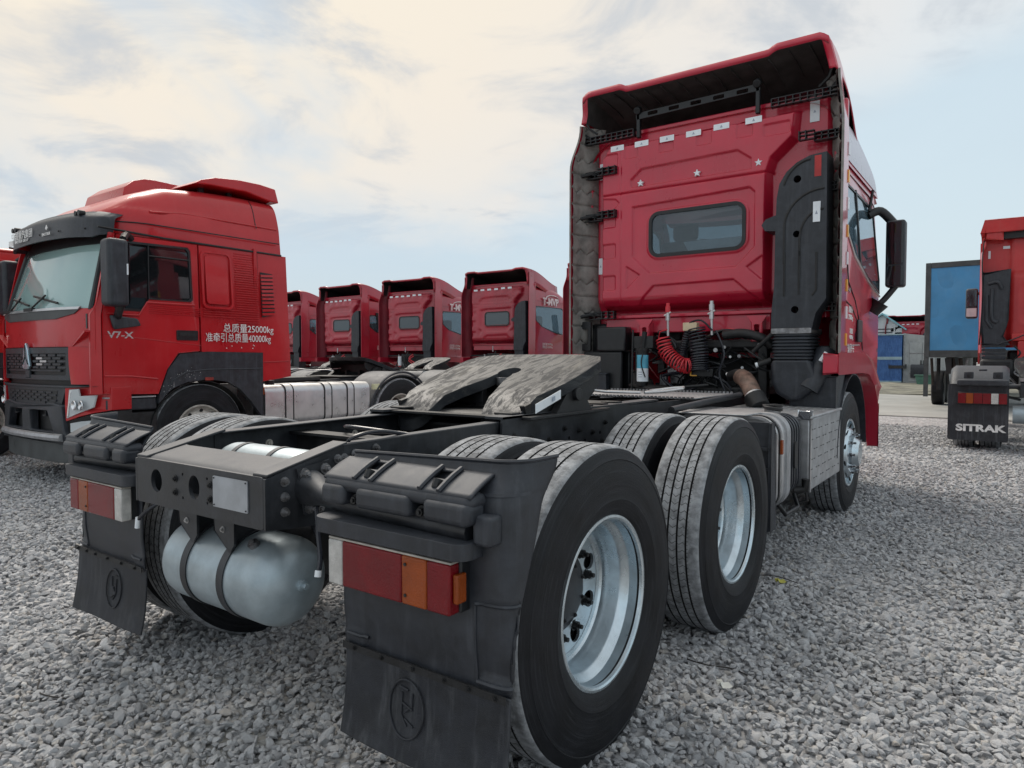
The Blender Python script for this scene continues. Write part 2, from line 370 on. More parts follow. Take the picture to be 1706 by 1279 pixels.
# ---------------------------------------------------------------- ground
def ground_mat():
    m = bpy.data.materials.new('crushed_stone_ground'); m.use_nodes = True; t = m.node_tree; b = t.nodes['Principled BSDF']
    v = N(t, 'ShaderNodeTexCoord').outputs['Object']
    vo = N(t, 'ShaderNodeTexVoronoi'); vo.inputs['Scale'].default_value = 24; LK(t, v, vo.inputs['Vector'])
    v2 = N(t, 'ShaderNodeTexVoronoi'); v2.inputs['Scale'].default_value = 11; LK(t, v, v2.inputs['Vector'])
    sp = N(t, 'ShaderNodeSeparateColor'); LK(t, vo.outputs['Color'], sp.inputs[0])
    s2 = N(t, 'ShaderNodeSeparateColor'); LK(t, v2.outputs['Color'], s2.inputs[0])
    rnd = math_(t, 'ADD', math_(t, 'MULTIPLY', sp.outputs[0], .6), math_(t, 'MULTIPLY', s2.outputs[0], .4))
    c = mixc(t, rnd, (.26, .26, .27), (.60, .60, .61))
    c = mixc(t, sstep(t, noise(t, v, .35, 5, .6), .50, .75), c, (.40, .39, .35))
    gap = sstep(t, vo.outputs['Distance'], .55, .85)
    c = mixc(t, math_(t, 'MULTIPLY', gap, .6), c, (.10, .10, .10))
    LK(t, c, b.inputs['Base Color']); b.inputs['Roughness'].default_value = .92
    bn = N(t, 'ShaderNodeBump'); bn.inputs['Strength'].default_value = 1.; bn.inputs['Distance'].default_value = .03; bn.invert = True
    LK(t, vo.outputs['Distance'], bn.inputs['Height']); LK(t, bn.outputs[0], b.inputs['Normal']); return m
def stone_mat():
    m = bpy.data.materials.new('crushed_limestone'); m.use_nodes = True; t = m.node_tree; b = t.nodes['Principled BSDF']
    tcn = N(t, 'ShaderNodeTexCoord'); oi = N(t, 'ShaderNodeObjectInfo')
    cr = N(t, 'ShaderNodeValToRGB'); LK(t, oi.outputs['Random'], cr.inputs[0]); e = cr.color_ramp; e.interpolation = 'LINEAR'
    pts = [(0, (.26, .265, .28)), (.12, (.40, .405, .42)), (.45, (.51, .515, .53)), (.75, (.59, .595, .61)), (.90, (.66, .665, .67)), (.96, (.50, .46, .42)), (1, (.76, .76, .75))]
    e.elements[0].position = 0; e.elements[0].color = (*pts[0][1], 1); e.elements[1].position = 1; e.elements[1].color = (*pts[-1][1], 1)
    for p, c in pts[1:-1]: q = e.elements.new(p); q.color = (*c, 1)
    g = N(t, 'ShaderNodeNewGeometry')
    big = noise(t, g.outputs['Position'], .6, 4, .6); sm = noise(t, tcn.outputs['Object'], 3.0, 5, .65)
    c = mixc(t, math_(t, 'MULTIPLY', sstep(t, sm, .35, .7), .35), cr.outputs[0], (.38, .38, .40))
    c = mixc(t, math_(t, 'MULTIPLY', sstep(t, big, .50, .72), .45), c, (.60, .60, .595))
    c = mixc(t, math_(t, 'MULTIPLY', sstep(t, noise(t, g.outputs['Position'], 1.1, 5, .6), .54, .70), .40), c, (.27, .275, .29))
    LK(t, c, b.inputs['Base Color']); b.inputs['Roughness'].default_value = .85
    bn = N(t, 'ShaderNodeBump'); bn.inputs['Strength'].default_value = .5; bn.inputs['Distance'].default_value = .15
    LK(t, noise(t, tcn.outputs['Object'], 5, 5, .7), bn.inputs['Height']); LK(t, bn.outputs[0], b.inputs['Normal']); return m
GM = ground_mat()
struct(MB().add([(-400, -400, -.012), (400, -400, -.012), (400, 400, -.012), (-400, 400, -.012)], [(0, 1, 2, 3)]).build('ground', GM, smooth=0))
# gently heaped loose bed under the stones
def gz(x, y): return .012 * sin(x * 1.3 + .4) * cos(y * 1.1) + .008 * sin(x * 3.1 + y * 2.3)
struct(MB().grid(120, 120, lambda u, v: (-14 + 24 * u, -6 + 22 * v, gz(-14 + 24 * u, -6 + 22 * v) * min(1, min(u, v, 1 - u, 1 - v) * 12) - .010)).build('gravel_bed', GM))
# loose stones: six stone shapes scattered one by one on points
SM = stone_mat(); stones = []
for i in range(6):
    me = bpy.data.meshes.new('stone'); import bmesh
    bm = bmesh.new(); rs = np.random.RandomState(100 + i)
    for _ in range(13):
        p = rs.normal(size=3); p /= np.linalg.norm(p); p *= rs.uniform(.78, 1.05); bm.verts.new(p)
    bmesh.ops.convex_hull(bm, input=bm.verts)
    bmesh.ops.bevel(bm, geom=list(bm.edges), offset=.07, segments=1, affect='EDGES')
    for v in bm.verts: v.co = (v.co.x * 1.0, v.co.y * .78, v.co.z * .60)
    bm.to_mesh(me); bm.free(); me.materials.append(SM); stones.append(bpy.data.objects.new('stone', me))
def scatter():
    P = []; Sc = []; Ro = []
    def ring(r0, r1, dens, s0, s1):
        a0, a1 = radians(36 - 52), radians(36 + 52); n = int(dens * (a1 - a0) / 2 * (r1 * r1 - r0 * r0))
        r = np.sqrt(RN.uniform(r0 * r0, r1 * r1, n)); a = RN.uniform(a0, a1, n)
        x = CAM[0] - r * np.sin(a); y = CAM[1] + r * np.cos(a); s = RN.uniform(s0, s1, n) * np.where(RN.rand(n) < .06, 1.6, 1)
        z = .012 * np.sin(x * 1.3 + .4) * np.cos(y * 1.1) + .008 * np.sin(x * 3.1 + y * 2.3) + RN.uniform(-.010, .012, n)
        P.append(np.stack([x, y, z], 1)); Sc.append(s)
        Ro.append(np.stack([RN.normal(0, .45, n), RN.normal(0, .45, n), RN.uniform(0, 6.283, n)], 1))
    ring(.3, 3.6, 2500, .012, .027); ring(3.6, 6.5, 1900, .013, .029); ring(6.5, 10.5, 1000, .015, .031); ring(10.5, 16.2, 420, .018, .036)
    P_, S_, R_ = np.concatenate(P), np.concatenate(Sc), np.concatenate(Ro); n = len(P_)
    me = bpy.data.meshes.new('gravel'); me.vertices.add(n); me.vertices.foreach_set('co', P_.ravel())
    for nm, ty, d in (('rot', 'FLOAT_VECTOR', R_.ravel()), ('scl', 'FLOAT', S_), ):
        at = me.attributes.new(nm, ty, 'POINT'); at.data.foreach_set('vector' if ty == 'FLOAT_VECTOR' else 'value', d.astype(np.float32))
    at = me.attributes.new('idx', 'INT', 'POINT'); at.data.foreach_set('value', RN.randint(0, 6, n).astype(np.int32))
    me.materials.append(SM)
    o = mk('gravel', me, kind='stuff'); ng = bpy.data.node_groups.new('scatter_stones', 'GeometryNodeTree')
    ng.interface.new_socket('Geometry', in_out='INPUT', socket_type='NodeSocketGeometry'); ng.interface.new_socket('Geometry', in_out='OUTPUT', socket_type='NodeSocketGeometry')
    gi = ng.nodes.new('NodeGroupInput'); go = ng.nodes.new('NodeGroupOutput')
    m2p = ng.nodes.new('GeometryNodeMeshToPoints'); iop = ng.nodes.new('GeometryNodeInstanceOnPoints'); g2i = ng.nodes.new('GeometryNodeGeometryToInstance')
    for s in stones:
        oi = ng.nodes.new('GeometryNodeObjectInfo'); oi.inputs['Object'].default_value = s; ng.links.new(oi.outputs['Geometry'], g2i.inputs[0])
    def na(nm, ty):
        q = ng.nodes.new('GeometryNodeInputNamedAttribute'); q.data_type = ty; q.inputs['Name'].default_value = nm; return q.outputs[0]
    ng.links.new(gi.outputs[0], m2p.inputs[0]); ng.links.new(m2p.outputs[0], iop.inputs['Points']); ng.links.new(g2i.outputs[0], iop.inputs['Instance'])
    iop.inputs['Pick Instance'].default_value = True
    ng.links.new(na('idx', 'INT'), iop.inputs['Instance Index'])
    e2r = ng.nodes.new('FunctionNodeEulerToRotation'); ng.links.new(na('rot', 'FLOAT_VECTOR'), e2r.inputs[0]); ng.links.new(e2r.outputs[0], iop.inputs['Rotation'])
    ng.links.new(na('scl', 'FLOAT'), iop.inputs['Scale']); ng.links.new(iop.outputs[0], go.inputs[0])
    md = o.modifiers.new('scatter', 'NODES'); md.node_group = ng; o['label'] = 'loose grey crushed stone covering the truck yard'; o['category'] = 'gravel'
    print('stones', n)
scatter()
# concrete lane and the rough verge behind it
struct(MB().box((-60, 16.3, -.04), (60, 27.0, .012)).build('road', concrete, smooth=0))
verge = M('verge_dirt', (.16, .155, .12), .95, 0, .35, 1.5, .8, 12, .5, (.30, .29, .25), 0, 2.)
struct(MB().grid(80, 20, lambda u, v: (-60 + 120 * u, 27 + 20 * v, .03 + .05 * sin(u * 90) * sin(v * 9) + .03 * sin(u * 230))).build('verge', verge))
# ---------------------------------------------------------------- wheels
TP = [(.100, .282), (.118, .292), (.133, .315), (.142, .345), (.1445, .352), (.1425, .358), (.147, .395), (.145, .435), (.139, .470), (.136, .486), (.138, .489), (.134, .494), (.128, .512), (.121, .526), (.112, .5345), (.103, .5365)]
def tyre_profile():
    p = []; k = []
    outer = TP[:]
    for a in outer: p.append(a)
    k += [0] * (len(outer) - 3) + [1] * 2
    for gx in (.064, .022, -.022, -.064):
        w = .0045
        p += [(gx + w, .5390), (gx + w * .5, .524), (gx - w * .5, .524), (gx - w, .5390)]; k += [1, 2, 2, 2]
    tail = [(-a, r) for a, r in reversed(outer)]
    p += tail; k += [1] + [1] * 2 + [0] * (len(outer) - 3)
    return p, k
def tyre_tread_mat():
    m = tread_m.copy(); m.name = 'tyre_tread_siped'; t = m.node_tree; b = t.nodes['Principled BSDF']
    g = N(t, 'ShaderNodeTexCoord'); sp = N(t, 'ShaderNodeSeparateXYZ'); LK(t, g.outputs['Object'], sp.inputs[0])
    ang = math_(t, 'ARCTAN2', sp.outputs[2], sp.outputs[1]); ax = math_(t, 'ABSOLUTE', sp.outputs[0])
    zig = math_(t, 'MULTIPLY', math_(t, 'PINGPONG', math_(t, 'MULTIPLY', sp.outputs[0], 60.), 1.), .35)
    saw = math_(t, 'FRACT', math_(t, 'ADD', math_(t, 'MULTIPLY', ang, 96 / (2 * pi)), zig))
    sipe = math_(t, 'MULTIPLY', math_(t, 'LESS_THAN', saw, .09), math_(t, 'LESS_THAN', ax, .063))
    sipe2 = math_(t, 'MULTIPLY', math_(t, 'LESS_THAN', math_(t, 'FRACT', math_(t, 'MULTIPLY', ang, 192 / (2 * pi))), .16), math_(t, 'LESS_THAN', math_(t, 'ABSOLUTE', math_(t, 'SUBTRACT', ax, .068)), .006))
    s = math_(t, 'MAXIMUM', sipe, sipe2)
    old = b.inputs['Base Color'].links[0].from_socket
    LK(t, mixc(t, math_(t, 'MULTIPLY', s, .85), old, (.02, .02, .02)), b.inputs['Base Color'])
    bn = N(t, 'ShaderNodeBump'); bn.inputs['Strength'].default_value = 1.; bn.inputs['Distance'].default_value = .008; bn.invert = True
    LK(t, s, bn.inputs['Height'])
    o2 = b.inputs['Normal'].links[0].from_socket; LK(t, o2, bn.inputs['Normal']); LK(t, bn.outputs[0], b.inputs['Normal']); return m
tread_s = tyre_tread_mat()
SIDE = 0
def make_tyre(parent, off, seg=112, low=False):
    p, k = tyre_profile()
    if low: p = [p[i] for i in (0, 3, 6, 8, 12, 14)] + [(-a, r) for a, r in [p[i] for i in (14, 12, 8, 6, 3, 0)]]; k = [0] * 4 + [1] + [1] + [1] + [0] * 4; seg = 40
    mb = MB().lathe(p, seg=seg, ks=k)
    mb2 = MB(); mb2.v = [(x, y, z) for x, y, z in mb.v]; mb2.f = mb.f; mb2.mi = mb.mi
    return mb2.build('tyre', [tyre_m, tread_s, groove_m], parent, 32, loc=(off, 0, 0))
def drive_wheel(parent, x_out, y, sgn, low=False, rimmat=None, disc_m=None):
    """dual wheel pair; local +X points outboard, x_out is the outer rim plane"""
    rm = rimmat or silver; dm = disc_m or rm
    w = sub_empty('wheel', parent, (sgn * x_out, y, .52), 0 if sgn > 0 else pi)
    make_tyre(w, -.120, low=low); t2 = make_tyre(w, -.455, low=low); t2.name = 'inner_tyre'
    sg = 32 if low else 96
    prof = [(-.010, .278), (.000, .281), (.004, .288), (.003, .296), (-.003, .3005), (-.009, .299), (-.013, .290), (-.020, .2835), (-.052, .280), (-.060, .274), (-.072, .258), (-.082, .253), (-.120, .252), (-.130, .247), (-.150, .2445), (-.158, .238), (-.163, .224)]
    MB().lathe([prof[0]] + prof[1:], seg=sg).build('rim', rm, w, 28)
    # disc with round hand holes, dished outwards to the hub
    if not low:
        holes = [circ(.186 * cos(2 * pi * (i + .5) / 8), .186 * sin(2 * pi * (i + .5) / 8), .031, 18) for i in range(8)]
        def dish(q):
            r = hypot(q[1], q[2]); return (q[0] - .010 * (1 - ss(r, .13, .21)), q[1], q[2])
        outer = circ(0, 0, .2265, 72)
        mb = MB()
        # rings of faces between the holes come from a fan of sectors
        for i in range(8):
            a0, a1 = 2 * pi * i / 8, 2 * pi * (i + 1) / 8
            arc = [(r_ * cos(a), r_ * sin(a)) for r_, a in [(.2265, a0 + (a1 - a0) * j / 9) for j in range(10)]] + [(.226 - .0, a1)][:0]
            side1 = [(r_ * cos(a1), r_ * sin(a1)) for r_ in (.205, .185, .165, .145)]
            inn = [(.128 * cos(a1 - (a1 - a0) * j / 8), .128 * sin(a1 - (a1 - a0) * j / 8)) for j in range(9)]
            side0 = [(r_ * cos(a0), r_ * sin(a0)) for r_ in (.145, .165, .185, .205)]
            mb.plate(arc + side1 + inn + side0, [holes[i]], 'X', -.176, -.164, fn=dish)
        mb.build('wheel_disc', dm, w, 35)
        MB().lathe([(-.30, .205), (-.205, .205), (-.205, .03)], seg=40).build('brake_drum', rust_dark, w)
        hb = MB().lathe([(-.20, .140), (-.172, .138), (-.167, .130), (-.167, .112), (-.152, .104), (-.147, .096), (-.145, .084), (-.145, .0)], seg=48).build('hub', frame_m, w, 35)
        nb = MB()
        for i in range(10):
            a = 2 * pi * (i + .25) / 10; y_, z_ = .1600 * cos(a), .1600 * sin(a)
            n_ = MB(); n_.tube([(-.178, y_, z_), (-.170, y_, z_)], .020, 14); n_.tube([(-.170, y_, z_), (-.152, y_, z_)], .0155, 6); n_.tube([(-.152, y_, z_), (-.136, y_, z_)], .0085, 8)
            n_.build('lug_nut', engine, w, 30)
        for i in range(8):
            a = 2 * pi * (i + .5) / 8; MB().bolt((-.149, .094 * cos(a), .096 * sin(a)), (1, 0, 0), .007, .006).build('hub_bolt', engine, w)
        MB().lathe([(-.275, .24), (-.33, .25), (-.40, .252), (-.50, .256), (-.55, .281), (-.575, .297)], seg=48).build('inner_rim', rm, w, 30)
    else:
        MB().lathe([(-.16, .23), (-.13, .15), (-.12, .12), (-.05, .11), (-.045, .0)], seg=20).build('wheel_disc', dm, w, 30)
    return w
def front_wheel(parent, x_out, y, sgn, low=False, rimmat=None, ymir=1):
    rm = rimmat or silver
    w = sub_empty('front_wheel', parent, (sgn * x_out, y, .52), 0 if sgn > 0 else pi)
    make_tyre(w, -.130, low=low)
    MB().lathe([(-.012, .281), (.000, .281), (.004, .289), (.003, .297), (-.005, .3005), (-.012, .296)], seg=64 if not low else 32).build('rim_flange', rm, w)
    MB().lathe([(-.012, .2815), (-.045, .278), (-.055, .262), (-.050, .245), (-.015, .225), (.010, .205), (.018, .185), (.020, .150), (.010, .142), (.010, .0)], seg=64 if not low else 32).build('rim', rm, w, 30)
    for i in range(10 if not low else 8):
        a = 2 * pi * (i + .5) / 10
        MB().tube([(.0, .235 * cos(a), .235 * sin(a)), (.0065, .2325 * cos(a), .2325 * sin(a))], [.021, .021], 16).build('hand_hole', groove_m, w)
    MB().lathe([(.01, .140), (.040, .138), (.055, .125), (.075, .112), (.085, .100), (.087, .0)], seg=40).build('hub', rm, w, 30)
    for i in range(10):
        a = 2 * pi * i / 10; n_ = MB(); y_, z_ = .168 * cos(a), .168 * sin(a)
        n_.tube([(.018, y_, z_), (.024, y_, z_)], .021, 12); n_.tube([(.024, y_, z_), (.050, y_, z_)], .017, 6); n_.tube([(.05, y_, z_), (.075, y_, z_)], .010, 8)
        n_.build('lug_nut', chrome if not low else steel, w, 30)
    return w
def axle(parent, y):
    mb = MB(); mb.tube([(-.62, y, .52), (-.25, y, .53), (-.14, y, .55), (.14, y, .55), (.25, y, .53), (.62, y, .52)], [.075, .08, .17, .17, .08, .075], 20)
    mb.tube([(0, y - .05, .54), (0, y - .20, .54)], [.16, .10], 20)
    return mb.build('axle', engine, parent)
def spring(parent, s, y0, low=False):
    for k in range(1 if low else 4):
        L = .62 - k * .1; z0 = .70 - k * .022
        MB().grid(10, 1, lambda u, v: (s * (.40 + .09 * v), y0 + (u - .5) * 2 * L, z0 + .06 * (2 * u - 1) ** 2), thick=(0, 0, -.019)).build('leaf_spring', engine, parent, 40)
# ---------------------------------------------------------------- chassis
def c_rail(s, ys, zt, zb, x0=.42, fl=.075, t=.009):
    """channel rail, web outboard at |x|=x0, flanges inboard; ys list of stations"""
    mb = MB(); prof = lambda i: [(x0, zb[i]), (x0, zt[i]), (x0 - fl, zt[i]), (x0 - fl, zt[i] - t), (x0 - t, zt[i] - t), (x0 - t, zb[i] + t), (x0 - fl, zb[i] + t), (x0 - fl, zb[i])]
    n = len(ys); vs = [(s * x, ys[i], z) for i in range(n) for x, z in prof(i)]; fs = []
    for i in range(n - 1):
        for j in range(8):
            a, b = i * 8 + j, i * 8 + (j + 1) % 8; f = (a, b, b + 8, a + 8); fs.append(f if s > 0 else f[::-1])
    fs += [(0, 1, 4, 5), (1, 2, 3, 4), (5, 6, 7, 0)]; o = (n - 1) * 8; fs += [tuple(i + o for i in f) for f in fs[-3:]]
    return mb.add(vs, fs)
def fifth_wheel(T, low=False):
    def zt(y):
        return 1.24 + .305 * (y - 1.0) - .9 * max(0, .76 - y) ** 1.2 * .8
    R = [(.055, 1.08), (.07, .98), (.115, .86), (.15, .74), (.17, .66), (.20, .610), (.25, .585), (.33, .585), (.38, .61), (.415, .66), (.44, .76), (.485, .95), (.495, 1.15), (.485, 1.33), (.44, 1.41), (.30, 1.45), (.12, 1.455)]
    L = [(-x, y) for x, y in reversed(R)]
    hole = [(.066 * cos(a), 1.13 + .066 * sin(a)) for a in [radians(-42 + (264) * i / 14) for i in range(15)]]
    out_ = R + L + list(reversed(hole))
    # subdivide the outline along y so that the ramp can bend
    mb = MB()
    def fn(q): return (q[0], q[1], zt(q[1]) + q[2])
    mb.plate(out_, [], 'Z', -.060, 0.0, fn=fn)
    top = mb.build('top_plate', fifth_m, T, 50, bevel=.020, seg=4)
    if low: return
    # skirts under the plate, pivot brackets, lock jaw, release handle, label
    sk = MB()
    for s in (-1, 1):
        sk.plate([(.70, .02), (.66, .10 - .0), (1.40, .27), (1.40, .18), (1.15, .02)], [], 'X', s * .43, s * .405, fn=lambda q: (q[0], q[1], q[2] + 1.02))
        sk.plate([(.86, 0), (1.0, .13), (1.14, .13), (1.26, 0)], [], 'X', s * .475, s * .44, fn=lambda q: (q[0], q[1], q[2] + 1.055))
        sk.tube([(s * .40, 1.07, 1.165), (s * .50, 1.07, 1.165)], .034, 16)
        sk.box((s * .36, .62, 1.058), (s * .50, 1.42, 1.074))
        sk.box((s * .14, 1.0, 1.06), (s * .18, 1.30, 1.16))
    sk.box((-.40, 1.20, 1.13), (.40, 1.235, 1.26)); sk.box((-.38, .98, 1.10), (-.08, 1.02, 1.19)); sk.box((.08, .98, 1.10), (.38, 1.02, 1.19))
    sk.build('support_bracket', engine, T, 35, bevel=.006)
    MB().lathe([(-.05, .075), (0, .078), (0, .056), (-.05, .056)], c=(0, 1.13, 1.245), ax='Z', seg=24).build('locking_jaw', steel, T)
    h = MB().tube([(.30, 1.28, 1.19), (.48, 1.40, 1.165), (.62, 1.55, 1.158)], .008, 8)
    loop = [(.62 + .03, 1.55, 1.158), (.64, 1.66, 1.165), (.73, 1.78, 1.178), (.78, 1.80, 1.182), (.80, 1.73, 1.178), (.74, 1.60, 1.165), (.65, 1.55, 1.158)]
    h.tube(loop, .009, 8); h.build('release_handle', alu_b, T)
    MB().plate([(.69, .0), (.69, .045), (.90, .045), (.90, 0)], [], 'X', .4875, .490, fn=lambda q: (q[0] - .012 if q[1] < .8 else q[0], q[1], q[2] + 1.086 + .30 * (q[1] - .69))).build('rating_label', white_st, T)
    for y in (.73, .77, .82): MB().plate([(y, .012), (y, .034), (y + .025, .034), (y + .025, .012)], [], 'X', .4905, .4915, fn=lambda q: (q[0] - .012 if q[1] < .8 else q[0], q[1], q[2] + 1.086 + .30 * (q[1] - .69))).build('label_print', grey_st, T)
def main_frame(T):
    ys = [-.45, .45, 1.2, 2.0, 2.7, 3.3, 5.9]
    for s in (1, -1):
        c_rail(s, ys, [1.045, 1.058, 1.055, 1.05, 1.035, 1.02, 1.0], [.77] * 6 + [.74]).build('frame_rail', frame_m, T, 30, bevel=.005)
        # tapered rail end with its sloping top flange
        e = MB(); e.plate([(-.772, .80), (-.772, .966), (-.45, 1.052), (-.45, .77)], [circ(-.60, .865, .016, 12), circ(-.52, .92, .011, 10)], 'X', s * .411, s * .421)
        e.build('frame_rail_end', frame_m, T, 30, bevel=.003)
        MB().grid(2, 8, lambda u, v: (s * (.345 + .077 * u), -.766 + .332 * v, .980 + .076 * v), thick=(0, 0, -.010), flip=(s < 0)).build('rail_flange', frame_m, T, 30, bevel=.003)
        # outer angle carrying the coupling
        pl = MB(); pl.plate([(.45, .83), (.47, 1.082), (3.0, 1.055), (3.0, .90), (2.2, .84)], [circ(y, .90 + .03 * (i % 2), .012, 8) for i, y in enumerate(np.arange(.55, 2.9, .17))], 'X', s * .4305, s * .4425)
        pl.box((s * .34, .465, 1.070), (s * .4425, 2.2, 1.082)); pl.build('coupling_rail', frame_m, T, 30, bevel=.003)
        for i in range(16): MB().bolt((s * .4425, .56 + .15 * i, .985 - .022 * (i % 3)), (s, 0, 0), .011, .011).build('bolt', engine, T)
        for i in range(12): MB().bolt((s * .4425, .62 + .20 * i, .885), (s, 0, 0), .010, .010).build('bolt', engine, T)
        for (y, z) in ((-.70, .95), (-.70, .90), (-.70, .85), (-.48, 1.0), (-.45, 1.0), (-.40, 1.01), (-.30, 1.02)):
            MB().bolt((s * .421, y, z), (s, 0, 0), .011, .013).build('bolt', steel, T)
        for i in range(9): MB().bolt((s * .411, -.18 + .085 * i + .02 * (i % 2), .965 - .05 * (i % 3)), (-s, 0, 0), .013, .011).build('bolt', white_rim, T)
        for i in range(6): MB().bolt((s * .4205, -.05 + .09 * i, .90 - .03 * (i % 2)), (s, 0, 0), .009, .009).build('bolt', engine, T)
    # rear cross member: pressed face with two lightening holes, folded top
    f = MB()
    f.plate(rrect(-.409, .800, .409, .972, .012, 3), [circ(-.262, .893, .040, 26, .043), circ(.0, .895, .036, 26, .044), circ(-.075, .935, .006, 8), circ(-.075, .85, .006, 8), circ(.085, .935, .006, 8), circ(.085, .85, .006, 8)], 'Y', -.772, -.758)
    f.build('rear_crossmember', frame_m, T, 30, bevel=.005)
    def topf(u, v):
        x = -.409 + .818 * u; e_ = max(0, abs(x) - .30) / .11; y1 = -.615 + .06 * e_ ** 2
        y = -.764 + (y1 + .764) * v; return (x, y, .975 - .010 * (1 - min(1, v * 5)) ** 2 + .034 * v)
    MB().grid(32, 10, topf, thick=(0, 0, -.010)).build('crossmember_top', frame_m, T, 35, bevel=.003)
    MB().plate(rrect(-.409, .800, .409, .812, .004, 2), [], 'Y', -.757, -.60).build('crossmember_lower_flange', frame_m, T, 30)
    for (x, z) in ((-.125, .915), (-.125, .865), (.105, .915), (.105, .865)):
        MB().bolt((x, -.772, z), (0, -1, 0), .010, .007).build('bolt', engine, T)
    pl = MB().plate(rrect(.128, .846, .33, .952, .004, 2), [], 'Y', -.7765, -.7725).build('number_plate', label_m, T, 30)
    for x, z in ((.136, .853), (.322, .853), (.136, .945), (.322, .945)): MB().tube([(x, -.7765, z), (x, -.779, z)], .003, 8).build('rivet', engine, pl)
    for y in (-.02, .72, 1.36, 2.3, 3.1):
        c = MB(); c.box((-.41, y - .05, .80), (.41, y + .05, .812)); c.box((-.41, y - .05, 1.0), (.41, y + .05, 1.012)); c.box((-.41, y - .006, .812), (.41, y + .006, 1.0)); c.build('crossmember', engine, T, 30)
    # corrugated coupling base plate
    g = MB()
    def base(u, v):
        x = -.42 + .84 * u; return (x, .52 + 1.40 * v, 1.060 + .018 * ss(abs((v * 5) % 1 - .5), .12, .2) * (1 if abs(x) < .39 else 0))
    g.grid(40, 60, base, thick=(0, 0, -.01)); g.build('coupling_base_plate', engine, T, 35)
    bt = MB()
    for s in (-1, 1):
        for i in range(7):
            bt2 = MB(); y = .62 + .18 * i; bt2.box((s * .30, y - .035, 1.079), (s * .415, y + .035, 1.093)); bt2.build('mounting_block', engine, T, 30, bevel=.006)
    # perforated catwalk behind the cab
    w = MB(); holes = []
    for i in range(20):
        for j in range(9): holes.append(circ(-.48 + .95 * i / 19, 2.66 + .08 * j + .04 * (i % 2), .011, 6))
    w.plate([(-.55, 2.58), (.55, 2.58), (.55, 3.40), (-.55, 3.40)], holes, 'Z', 1.068, 1.074); w.build('catwalk_plate', alu, T, 30, kind='stuff')
    ed = MB()
    for i in range(36): ed.box((-.545 + .0305 * i, 2.565, 1.066), (-.527 + .0305 * i, 2.58, 1.082))
    for i in range(36): ed.box((-.545 + .0305 * i, 3.405, 1.066), (-.527 + .0305 * i, 3.42, 1.088))
    ed.build('catwalk_teeth', steel, T, 30, kind='stuff')
    MB().tube([(.62, 2.0, 1.03), (.60, 2.6, 1.045), (.57, 3.5, 1.06)], .022, 10).build('side_pipe', frame_m, T)
    MB().tube([(-.6, 2.2, 1.03), (-.6, 3.3, 1.06)], .02, 10).build('side_pipe', alu_b, T)
